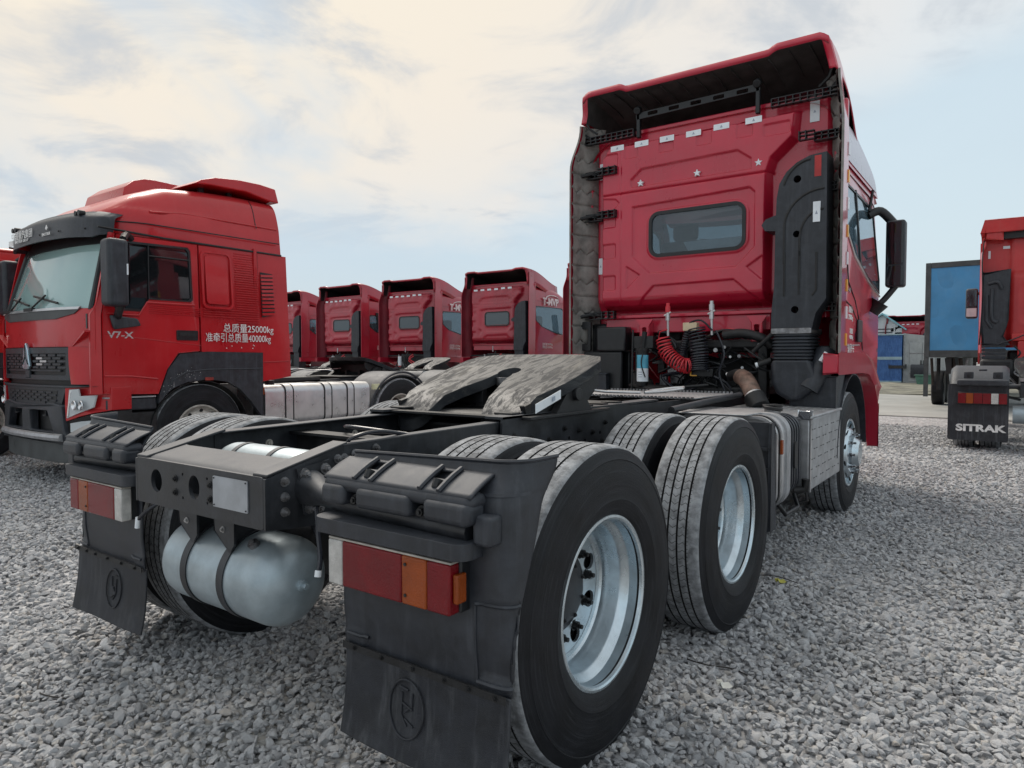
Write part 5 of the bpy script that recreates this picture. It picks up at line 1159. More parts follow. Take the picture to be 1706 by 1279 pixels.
# ---- bright red truck on the left, nose towards the camera
def fy(x, z=1.2):
    return 1.30 - .18 * (abs(x) / 1.22) ** 2.6 - max(0, z - 1.86) * .31
def fpatch(T, name, P, off, mat, thick=.02, n=14, bevel=0, sm=40):
    """patch of the curved front between two polylines: P = [(x_left, x_right, z), ...] rows bottom to top"""
    rows = []; m = len(P)
    def f(u, v):
        t = v * (m - 1); i = min(int(t), m - 2); k = t - i
        xl = P[i][0] + (P[i + 1][0] - P[i][0]) * k; xr = P[i][1] + (P[i + 1][1] - P[i][1]) * k; z = P[i][2] + (P[i + 1][2] - P[i][2]) * k
        x = xl + (xr - xl) * u; return (x, fy(x, z) + off, z)
    return MB().grid(n, max(1, (m - 1) * 3), f, thick=(0, -thick, 0), flip=True).build(name, mat, T, sm, bevel=bevel)
def nose_truck(label, loc, red=scarlet, low_roof=False, group=None, lettering=True):
    T = empty('tractor_truck', label, 'truck', loc, pi, group)
    ROOT_OFF[0] = Vector((0, -4.584, 0))
    plain_chassis(T, fender=True, rim=white_rim, disc=rust_dark, plate_low=False)
    ROOT_OFF[0] = Vector((0, 0, 0))
    for s in (1, -1): front_wheel(T, 1.17, 0, s, low=False, rimmat=white_rim)
    axle(T, 0)
    tumb = lambda q: (q[0] - math.copysign(.05 * ss(q[2], 1.9, 2.7), q[0]), q[1], q[2])
    for s in (1, -1):
        X = lambda a, b: (s * a, s * b)
        win = [(.14, 1.99), (.60, 1.99), (.69, 1.86), (.93, 1.86), (.99, 1.98), (.84, 2.56), (.78, 2.585), (.14, 2.60), (.11, 2.56), (.11, 2.02)]
        door = [(1.075, .985), (.52, .975), (.42, 1.24), (.29, 1.41), (.03, 1.435), (.015, 2.655), (.90, 2.655), (1.045, 1.98), (1.075, 1.80)]
        d = MB().plate(door, [win], 'X', *X(1.195, 1.222), fn=tumb).build('door', red, T, 35, bevel=.008)
        ins = lambda P, g: [(p[0] + g * (.5 - p[0]), p[1] + g * (2.25 - p[1])) for p in P]
        wf = MB().plate(ins(win, -.02), [ins(win, .05)], 'X', *X(1.205, 1.226), fn=tumb).build('window_frame', blackp, d, 30, bevel=.003)
        MB().plate(ins(win, .045), [], 'X', *X(1.208, 1.213), fn=tumb).build('pane', glass_dark, d, 0)
        MB().tube([tumb((s * 1.225, .60, 2.0)), tumb((s * 1.225, .575, 2.585))], .007, 6).tube([tumb((s * 1.225, .13, 2.46)), tumb((s * 1.225, .57, 2.46))], .008, 6).build('window_bar', blackp, d, 30)
        MB().tube([tumb((s * 1.224, a, b)) for a, b in ((.09, 1.955), (.62, 1.955), (.71, 1.81), (1.03, 1.81))], .013, 8).build('sill_bead', red, d, 50)
        for a, z in enumerate((1.925, 1.905, 1.885, 1.865, 1.845)): MB().tube([tumb((s * 1.2225, .02, z - .01)), tumb((s * 1.2225, .60 - .0 * a, z))], .005, 5).build('pressed_rib', red, d, 50)
        h = MB().plate(rrect(.055, 1.555, .305, 1.668, .012, 3), [], 'X', *X(1.222, 1.232)).build('door_handle', blackp, d, 30, bevel=.004); MB().plate(rrect(.08, 1.60, .28, 1.645, .01, 3), [], 'X', *X(1.232, 1.238)).build('door_handle_grip', engine, d, 30)
        MB().tube([(s * 1.2225, 1.07, 1.665 - .06), (s * 1.2225, .02, 1.50)], .004, 5).tube([(s * 1.22, 1.065, 1.17), (s * 1.222, .80, 1.165), (s * 1.222, .52, 1.13)], .010, 6).build('door_crease', red, d, 50)
        # quarter panel behind the door with its raised blank and grooved field
        q_ = [(.004, 1.435), (-.76, 1.43), (-.755, 2.655), (.003, 2.655)]
        q = MB().plate(q_, [], 'X', *X(1.19, 1.218), fn=tumb).build('quarter_panel', red, T, 30, bevel=.006)
        MB().plate(rrect(-.40, 1.93, -.01, 2.60, .07, 6), [rrect(-.375, 1.955, -.035, 2.575, .055, 6)], 'X', *X(1.218, 1.232), fn=tumb).build('panel_bead', red, q, 50, bevel=.006)
        MB().plate(rrect(-.345, 1.985, -.065, 2.545, .04, 6), [], 'X', *X(1.218, 1.226), fn=tumb).build('panel_blank', red, q, 50, bevel=.006)
        for k in range(34):
            z = 1.70 + .0275 * k; a0 = -.44 if z > 1.93 else (-.02 if z > 1.82 else -.44)
            MB().tube([tumb((s * 1.219, a0, z)), tumb((s * 1.219, -.745, z))], .0052, 4).build('pressed_rib', red, q, 0)
        # rear side extender with louvres
        e = MB().plate([(-.768, 1.065), (-1.19, 1.13), (-1.165, 2.645), (-.768, 2.655)], [], 'X', *X(1.18, 1.222), fn=tumb).build('side_extender', red, T, 30, bevel=.008)
        MB().plate([(-.785, 2.42), (-.785, 1.86), (-.97, 1.90), (-.96, 2.41)], [], 'X', *X(1.222, 1.2235), fn=tumb).build('louvre_recess', engine, e, 0)
        for k in range(11):
            z = 1.885 + .0475 * k; MB().plate([(-.79, z), (-.963, z + .012), (-.963, z + .040), (-.79, z + .028)], [], 'X', *X(1.2235, 1.232), fn=tumb).build('louvre', red, e, 30, bevel=.003)
        MB().tube([(s * 1.222, -.78, 1.305), (s * 1.222, -1.18, 1.32)], .005, 5).build('extender_crease', red, e)
        # dark wheel arch
        wa = [(.505, .965), (.515, .86), (.42, .97), (.36, 1.02), (.20, 1.085), (-.05, 1.115), (-.30, 1.08), (-.46, .99), (-.60, .85), (-.78, .62), (-.785, 1.425), (-.05, 1.43), (.27, 1.405), (.40, 1.24)]
        w = MB().plate(wa, [], 'X', *X(1.17, 1.228)).build('wheel_arch', plastic, T, 35, bevel=.012, seg=3)
        MB().tube([(s * 1.230, a, b) for a, b in ((.47, .93), (.36, 1.11), (.20, 1.20), (-.05, 1.225), (-.77, 1.23))], .008, 6).build('arch_crease', plastic, w, 50)
        MB().box((min(*X(1.228, 1.238)), -.12, 1.10), (max(*X(1.228, 1.238)), -.02, 1.135)).build('side_marker', M('dull_red_marker', (.30, .04, .03), .4), T, 30)
        MB().grid(16, 1, lambda a, b: (s * (.85 + .34 * b), .60 * cos(pi * a), .50 + .60 * sin(pi * a)), thick=(0, 0, -.01), flip=s > 0).build('wheel_liner', engine, T, 50)
        # steps under the door
        MB().box((min(*X(.95, 1.20)), .52, .80), (max(*X(.95, 1.20)), 1.04, .93)).build('upper_step', plastic, T, 30, bevel=.02); MB().box((min(*X(1.0, 1.215)), .54, .935), (max(*X(1.0, 1.215)), 1.06, .95)).build('step_trim', alu, T, 30)
        MB().box((min(*X(.90, 1.17)), .50, .40), (max(*X(.90, 1.17)), 1.0, .78)).build('lower_step', engine, T, 30, bevel=.02)
        # corner panel ahead of the door, A pillar
        MB().plate([(1.085, .99), (1.085, 1.80), (1.05, 2.02), (.915, 2.655), (.965, 2.66), (1.12, 1.90), (1.17, 1.80), (1.175, .99)], [], 'X', *X(1.19, 1.218), fn=lambda q: tumb((q[0] - s * .05 * ss(q[1], 1.05, 1.18), q[1], q[2]))).build('corner_panel', red, T, 40, bevel=.008)
    cabb = MB().box((-1.19, -.74, 1.25), (1.19, -.70, 2.70)).box((-1.19, -.74, 1.2), (1.19, 1.05, 1.26)).build('cab_back_and_floor', red, T, 30)
    MB().box((-1.12, -.69, 1.3), (1.12, -.66, 2.62)).build('cab_lining', M('pale_lining', (.55, .62, .61), .8), T, 0)
    # roof
    ztab = [(-1.12, 3.37), (-.6, 3.37), (-.2, 3.35), (.3, 3.29), (.62, 3.16), (.85, 3.01), (1.0, 2.89), (1.10, 2.79), (1.135, 2.70)]
    if low_roof: ztab = [(-1.12, 2.86), (.6, 2.86), (.9, 2.80), (1.05, 2.72), (1.135, 2.68)]
    def roof(u, v):
        y = -1.10 + 2.225 * v; zt = lerp_profile(ztab, y); z0 = 2.655; a = pi * u; cx = -cos(a); sx = abs(cx) ** .22 * (1 if cx > 0 else -1); szz = sin(a) ** .26; z = z0 + (zt - z0) * szz
        w = 1.172 - .11 * ss(z, 2.70, 3.4) - .30 * ss(y, .5, 1.13) ** 1.5
        # long swage along the flank
        w += .028 * ss(z, 2.775, 2.80) - .026 * ss(z, 2.95, 2.97)
        yy = y + .07 * (1 - (abs(sx)) ** 2) * ss(y, .7, 1.1); return (w * sx, yy, z)
    MB().grid(72, 44, roof, flip=True).build('roof', red, T, 45)
    MB().plate([(x, z) for x, z in [(-1.16, 2.6)] + [(roof(i / 24, 0)[0], roof(i / 24, 0)[2]) for i in range(25)] + [(1.16, 2.6)]], [], 'Y', -1.10, -1.085).build('roof_back', red, T, 40)
    for s in (1, -1): MB().tube([(s * 1.176, 1.08, 2.70), (s * 1.178, .4, 2.672), (s * 1.178, -1.1, 2.66)], .012, 6).build('rain_gutter', engine if not low_roof else red, T)
    for s in (1, -1): MB().tube([(q[0] + s * .002, q[1], q[2]) for q in [roof(.5 + s * (.5 - .012 * k), .150) for k in range(1, 22)]], .005, 5).build('roof_seam', engine, T)
    if not low_roof:
        dfl = MB().grid(10, 10, lambda u, v: ((-1.0 + 2.0 * u) * (1 - .06 * v), .05 - 1.13 * (1 - v) - .0, 3.435 + .165 * (1 - (2 * u - 1) ** 6 * .25) * sin(pi * (.36 + .62 * (1 - v)) ) ** .6 if v < .999 else 3.44), thick=None)
        pr = [(-.03, 3.38), (-.12, 3.44), (-.30, 3.50), (-.60, 3.535), (-.90, 3.54), (-1.12, 3.52), (-1.17, 3.35), (-1.02, 3.355), (-.7, 3.41), (-.25, 3.40)]
        MB().plate(pr, [], 'X', -1.05, 1.05, fn=lambda q: (q[0], q[1], q[2])).build('roof_spoiler', red, T, 30, bevel=.04, seg=4)
        for x in (-.8, -.35, .35, .8):
            for y in (-.25, -.62): MB().box((x - .02, y - .03, 3.30), (x + .02, y + .03, 3.43)).build('spoiler_foot', engine, T, 30)
        MB().plate([(.52, 3.14), (.48, 3.30), (.36, 3.40), (.22, 3.45), (.10, 3.46), (-.20, 3.455), (-.24, 3.40), (-.24, 3.28), (.2, 3.15)], [], 'X', -.50, .50, fn=lambda q: (q[0] * (1 - .16 * ss(q[2], 3.2, 3.45)), q[1], q[2] + .02)).build('roof_hatch', red, T, 40, bevel=.04, seg=4)
        MB().box((-.42, -.255, 3.37), (.42, -.245, 3.42)).build('hatch_vent', engine, T, 30)
    def zside(s, y, z):
        zt = lerp_profile(ztab, y); q = min(1, max(0, (z - 2.655) / (zt - 2.655))); a = math.asin(q ** (1 / .26)) / pi; return roof(a if s < 0 else 1 - a, (y + 1.10) / 2.225)
    if not low_roof:
        for s in (1, -1):
            MB().tube([(lambda p: (p[0] + s * .001, p[1], p[2]))(zside(s, y, 2.985 - .05 * ss(y, .1, .6))) for y in np.linspace(.55, -1.06, 22)], .013, 8).build('roof_swage', red, T, 50)
            MB().tube([(lambda p: (p[0] + s * .001, p[1], p[2]))(zside(s, y, 2.80)) for y in np.linspace(.85, -1.06, 22)], .007, 6).build('roof_groove', engine, T, 50)
    # windscreen, visor, wipers
    fpatch(T, 'windscreen', [(-1.10, 1.10, 1.87), (-.99, .99, 2.66)], -.03, M_wind, .006, 24)
    for s in (1, -1): MB().tube([(s * 1.12, fy(1.12, 1.85) - .02, 1.85), (s * 1.005, fy(1.0, 2.66) - .02, 2.66)], .030, 8).build('windscreen_pillar', blackp, T)
    fpatch(T, 'windscreen_header', [(-1.05, 1.05, 2.56), (-1.03, 1.03, 2.74)], -.018, engine, .02, 20)
    VP = spline([(-1.13, .92, 0), (-1.12, .98, 0), (-1.05, 1.06, 0), (-.75, 1.165, 0), (-.35, 1.20, 0), (0, 1.21, 0), (.35, 1.20, 0), (.75, 1.165, 0), (1.05, 1.06, 0), (1.12, .98, 0), (1.13, .92, 0)], 6); nvp = len(VP) - 1
    def vis(u, v):
        p = VP[int(round(u * nvp))]; e_ = ss(abs(p.x), 1.0, 1.2); yy = p.y - .02 + .03 * (1 - v) - .09 * ss(v, .72, 1.0); return (p.x * (1 - .03 * ss(v, .72, 1)), yy, 2.60 + .05 * e_ * (1 - v) + (.285 - .02 * e_) * v + .03 * (1 - (p.x / 1.2) ** 2))
    def vy(x): return min(VP, key=lambda p: abs(p.x - x)).y + .012
    vs_ = MB().grid(nvp, 10, vis, thick=(0, -.02, 0), flip=True).build('sun_visor', plastic, T, 40)
    for x in (-.85, .85):
        MB().tube([(x, vy(x) - .08, 2.872), (x, vy(x) - .02, 2.872)], .030, 10).tube([(x + .08, vy(x) - .08, 2.872), (x + .08, vy(x) - .02, 2.872)], .028, 10).build('marker_lamp', engine, vs_)
    for x in (-.95, -.55, -.12, .25, .60): MB().bolt((x, vy(x) - .003, 2.70), (0, 1, 0), .008, .006).build('bolt', engine, vs_)
    for x0 in (-.05, .62):
        y_ = lambda x, z: fy(x, z) + .0
        w = MB().tube([(x0, y_(x0, 1.88) + .01, 1.885), (x0 - .28, y_(x0 - .28, 2.02) + .012, 2.03)], .010, 6).tube([(x0 - .56, y_(x0 - .56, 1.94), 1.935), (x0 + .02, y_(x0 + .02, 2.0), 2.035)], .012, 6).box((x0 - .10, y_(x0, 1.87) - .01, 1.865), (x0 + .12, y_(x0, 1.87) + .03, 1.90)).build('wiper', engine, T, 30)
    # front panels
    fpatch(T, 'scuttle_strip', [(-.62, .62, 1.765), (-.93, .93, 1.815), (-1.02, 1.02, 1.87)], .012, dark_frame, .03, 24, sm=30)
    fpatch(T, 'scuttle_trim', [(-1.0, 1.0, 1.858), (-1.02, 1.02, 1.885)], .022, alu_b, .02, 24)
    fpatch(T, 'bonnet_panel', [(-1.19, 1.19, 1.475), (-1.19, 1.19, 1.865)], 0, red, .03, 30)
    for s in (1, -1): 
        MB().grid(6, 6, lambda u, v: (s * (.88 + .31 * u), fy(.88 + .31 * u) + .02 - .03 * u + .02 * sin(u * 5 + v * 2), 1.085 + .39 * v), thick=(0, -.03, 0), flip=s > 0).build('grille_surround', red, T, 40)
        MB().plate([(s * .87, 1.47), (s * 1.17, 1.62), (s * 1.17, 1.64), (s * .90, 1.50)], [], 'Y', fy(1.05) - .02, fy(.95) + .02).build('bonnet_crease', red, T, 30, bevel=.006)
    gr = fpatch(T, 'upper_grille', [(-.875, .875, 1.125), (-.885, .885, 1.468)], -.012, engine, .03, 24)
    for z0, z1 in ((1.405, 1.468), (1.125, 1.175)): fpatch(gr, 'grille_frame', [(-.88, .88, z0), (-.885, .885, z1)], .018, plastic, .03, 24)
    for s in (1, -1): fpatch(gr, 'grille_frame', [(min(s * .80, s * .88), max(s * .80, s * .88), 1.175), (min(s * .80, s * .885), max(s * .80, s * .885), 1.405)], .018, plastic, .03, 3)
    for r_ in range(5):
        for k in range(9):
            xc = -.72 + .18 * k + (.09 if r_ % 2 else 0); z = 1.385 - .032 * r_
            if abs(xc) < .10 or abs(xc) > .76: continue
            fpatch(gr, 'grille_bar', [(xc - .066, xc + .066, z - .010), (xc - .074, xc + .074, z + .002), (xc - .066, xc + .066, z + .012)], .014, plastic if (xc, r_) != 0 and not (-.42 < xc < -.22 and r_ in (1, 2, 3)) else alu_b, .02, 1, sm=0)  # a cluster of bars in bright metal imitates reflections on the grille
    fpatch(gr, 'grille_bar', [(-.70, .70, 1.215), (-.70, .70, 1.232)], .014, plastic, .02, 16)
    em = MB().plate([(0, 1.525), (-.045, 1.46), (-.10, 1.27), (-.06, 1.235), (.06, 1.235), (.10, 1.27), (.045, 1.46)], [], 'Y', fy(0) + .015, fy(0) + .045).build('front_emblem', M('blue_chrome', (.42, .55, .62), .25, .8), T, 30, bevel=.008)
    for P in ([(0, 1.50), (0, 1.38)], [(0, 1.38), (-.07, 1.29)], [(0, 1.38), (.07, 1.29)]): MB().tube([(a, fy(0) + .046, b) for a, b in P], .007, 6).build('emblem_line', engine, em)
    MB().box((-.055, fy(0), 1.14), (.055, fy(0) + .03, 1.23)).build('emblem_base', plastic, T, 30, bevel=.01)
    fpatch(T, 'bonnet_gap', [(-1.17, 1.17, 1.062), (-1.17, 1.17, 1.125)], -.04, engine, .03, 24)
    fpatch(T, 'bumper_top', [(-.80, .80, 1.045), (-1.20, 1.20, 1.068)], .035, plastic, .05, 24, .004)
    lg = fpatch(T, 'lower_grille', [(-.70, .70, .84), (-.80, .80, 1.05)], .018, plastic, .04, 24)
    fpatch(lg, 'grille_recess', [(-.62, .62, .895), (-.66, .66, 1.015)], .0205, engine, .002, 20)
    for r_ in range(4):
        for k in range(8):
            xc = -.58 + .16 * k + (.08 if r_ % 2 else 0); z = .908 + .029 * r_
            if abs(xc) > .60: continue
            fpatch(lg, 'grille_bar', [(xc - .055, xc + .055, z - .009), (xc - .055, xc + .055, z + .007)], .030, plastic, .012, 1, sm=0)
    fm = lambda q: (q[0], fy(q[0]) + .055 + q[1], q[2])
    bo = [(-.92, .44), (.92, .44), (.80, .60), (.76, .86), (.60, .885), (.30, .86), (-.30, .86), (-.60, .885), (-.76, .86), (-.80, .60)]
    MB().plate(bo, [[(.11, .80), (.50, .80), (.62, .58), (.11, .58)], [(-.11, .80), (-.11, .58), (-.62, .58), (-.50, .80)]], 'Y', -.09, .0, fn=fm).build('bumper_frame', plastic, T, 30, bevel=.012)
    for s in (1, -1):
        hl = MB().plate([(.86, 1.05), (1.215, 1.055), (1.215, .80), (1.05, .715), (.80, .66), (.82, .78)], [], 'Z', 0, .0, fn=None) if False else None
        def hp(name, P, off, mat, parent, th=.03): 
            return MB().plate([(s * a, b) for a, b in P], [], 'Y', 0, -th, fn=lambda q: (q[0], fy(q[0]) + off + q[1] - max(0, abs(q[0]) - 1.08) * .9, q[2])).build(name, mat, parent, 30, bevel=.004)
        hs = hp('headlamp_housing', [(.80, 1.052), (1.0, 1.056), (1.12, 1.056), (1.235, 1.056), (1.235, .82), (1.12, .79), (1.0, .755), (.80, .70), (.79, .86)], .030, red, T, .20)
        hp('headlamp', [(.87, 1.03), (1.0, 1.038), (1.015, .965), (1.15, .975), (1.13, .85), (.98, .785), (.82, .73), (.845, .88)], .036, M_lamp, hs, .02)
        for cx_ in (.945, 1.04):
            MB().lathe([(.0, .0), (.012, .030), (.020, .045), (.012, .052)], (s * cx_, fy(cx_) + .030, .87), 'Y', 16).build('lamp_reflector', chrome, hs, 40)
        hp('lamp_trim', [(.885, 1.02), (.905, 1.02), (.87, .86), (.855, .75), (.835, .745), (.855, .88)], .040, chrome, hs, .01)
        hp('fog_lamp', [(.86, .68), (1.02, .705), (1.12, .715), (1.10, .625), (.98, .60), (.86, .585)], .026, M_lamp, T, .03)
        hp('bumper_corner', [(.78, .70), (1.0, .75), (1.12, .785), (1.225, .81), (1.225, .45), (.80, .45)], .010, engine, T, .20)
    MB().box((-.09, fy(0) - .04, .56), (.09, fy(0) + .03, .80)).build('tow_block', plastic, T, 30, bevel=.02)
    fpatch(T, 'bumper_recess', [(-.74, .74, .50), (-.74, .74, .82)], -.05, engine, .02, 20)
    MB().tube([(x, fy(x) + .055, .525) for x in np.linspace(-.78, .78, 15)], .040, 8).build('lower_bar', alu, T)
    fpatch(T, 'air_dam', [(-1.14, 1.14, .25), (-1.18, 1.18, .455)], -.0, dark_frame, .03, 24)
    # mirrors
    for s in (1, -1):
        m = MB().box((min(s * 1.28, s * 1.48), .91, 1.88), (max(s * 1.28, s * 1.48), 1.12, 2.56))
        m = m.build('mirror', plastic, T, 40, bevel=.045, seg=4)
        MB().box((min(s * 1.30, s * 1.46), .902, 1.91), (max(s * 1.30, s * 1.46), .910, 2.53)).build('mirror_glass', glass_dark, m, 30)
        if s < 0: MB().box((-1.487, .93, 2.20), (-1.480, .945, 2.31)).build('mirror_mark', white_st, m, 0)
        MB().tube(spline([(s * 1.17, .75, 2.62), (s * 1.26, .84, 2.64), (s * 1.38, .93, 2.57)]), .035, 8).build('mirror_arm', blackp, T); MB().tube(spline([(s * 1.20, .92, 1.76), (s * 1.30, .95, 1.82), (s * 1.39, .95, 1.95)]), .040, 8).build('mirror_arm', blackp, T)
        MB().plate([(1.02, 1.80), (.74, 1.775), (.70, 1.70), (.98, 1.65)], [], 'X', s * 1.222, s * 1.275).build('mirror_base', plastic, T, 30, bevel=.02)
    # interior
    MB().tube([(.62 * 0 - .52 + .20 * cos(2 * pi * i / 20), .86 - .10 * sin(2 * pi * i / 20), 1.92 + .17 * sin(2 * pi * i / 20)) for i in range(21)], .016, 6).build('steering_wheel', engine, T)
    for x in (-.55, .55): MB().box((x - .25, -.05, 1.5), (x + .25, .12, 2.25)).build('seat', blackp, T, 30, bevel=.06)
    MB().grid(10, 3, lambda u, v: (-1.1 + 2.2 * u, .75 + .42 * v, 1.84 - .03 * v), thick=(0, 0, -.15)).build('dashboard', dark_frame, T, 40)
    # side tank, left and right
    for s in (-1, 1):
        y1, y0 = -.83, -2.56
        def sec(g=0): return [(s * a, b) for a, b in rrect(.58 - g, .50 - g, 1.20 + g, 1.015 + g, .10, 6)]
        t = MB().plate(sec(), [], 'Y', y0, y1).build('fuel_tank', alu_b, T, 40, bevel=.035, seg=4)
        for y in (-1.185, -1.81, -2.205): 
            MB().plate(sec(.006), [], 'Y', y - .055, y + .055).build('tank_strap', alu_b, t, 40)
            for dy in (-.060, .060): MB().plate(sec(.008), [], 'Y', y + dy - .008, y + dy + .008).build('strap_rubber', engine, t, 40)
        MB().tube([(s * 1.0, -1.03, 1.01), (s * 1.0, -1.03, 1.07)], .06, 16).build('filler_cap', blackp, t, 40)
        MB().box((min(s * 1.0, s * 1.18), -.82, .45), (max(s * 1.0, s * 1.18), -.79, 1.05)).build('tank_bracket', engine, T, 30)
        MB().box((min(s * 1.18, s * 1.20), -.82, .90), (max(s * 1.18, s * 1.20), -.78, .99)).build('side_marker', lens_amber, T, 30)
    MB().box((-1.225, -2.74, .90), (-1.20, -2.60, .98)).build('guard_sticker', M('yellow_sticker', (.62, .62, .40), .5), T, 0)
    MB().box((-.42, -2.3, 1.0), (.42, -.9, 1.08)).build('catwalk_plate', engine, T, 30)
    if lettering:
        R_ = (pi / 2, 0, -pi / 2)
        text('door_lettering', '总质量25000kg', .115, white_paint, T, (-1.2245, -.60, 1.705), R_, sx=.93, bold=.0)
        text('door_lettering', '准牵引总质量40000kg', .115, white_paint, T, (-1.2245, -.47, 1.59), R_, sx=.80, bold=.0)
        text('model_badge', 'V7-X', .095, alu_b, T, (-1.2235, .90, 1.595), R_, sx=1.25, bold=.002)
        Rf = (pi / 2, 0, pi)
        text('visor_lettering', '中国重汽集团', .105, white_paint, T, (.38, vy(.38) + .006, 2.745), Rf, sx=.95)
        text('visor_lettering', 'SINOTRUK GROUP', .045, white_paint, T, (.38, vy(.38) + .010, 2.682), Rf)
        text('visor_lettering', 'SINOTRUK', .045, white_paint, T, (-.30, vy(.3) + .010, 2.69), Rf)
        MB().plate([(-.30, 2.79), (-.27, 2.755), (-.30, 2.735), (-.33, 2.755)], [], 'Y', vy(.3) + .002, vy(.3) + .006).build('visor_mark', white_paint, T, 0)
        MB().plate([(.82, 2.68), (.96, 2.68), (.96, 2.74), (.82, 2.74)], [], 'Y', vy(.85) + .0, vy(.85) + .008).build('visor_mark', white_paint, T, 0)
        for i in range(7):
            a, b = random.uniform(-.7, -.1), random.uniform(1.46, 1.55); MB().plate([(a, b), (a + .014, b + .006), (a + .004, b + .018)], [], 'X', -1.2200, -1.2185).build('paint_chip', white_paint, T, 0)
        for i in range(46):
            t = random.uniform(0, 1); a = .46 - .40 * t + random.uniform(-.05, .05); b = .99 + .20 * t ** .7 + random.uniform(-.05, .07); r_ = random.uniform(.004, .009)
            MB().plate([(a, b), (a + r_, b + .003), (a + r_ * .4, b + r_)], [], 'X', -1.2295, -1.2285).build('paint_chip', white_paint, T, 0)
    return T
M_wind = glass('windscreen_glass', (.50, .72, .70), .50, .04)  # pale cyan haze in the glass colour stands in for reflected sky
M_lamp = glass('lamp_glass', (.62, .66, .68), .8, .08)
nose = nose_truck('bright red tractor truck on the left with its nose towards us and grey sun visor', (-6.42, 2.27, 0))
nose2 = nose_truck('orange red truck cab with black wire, cut off at the left edge of the picture', (-9.85, 1.15, 0), red=scarlet2, low_roof=True, lettering=False)

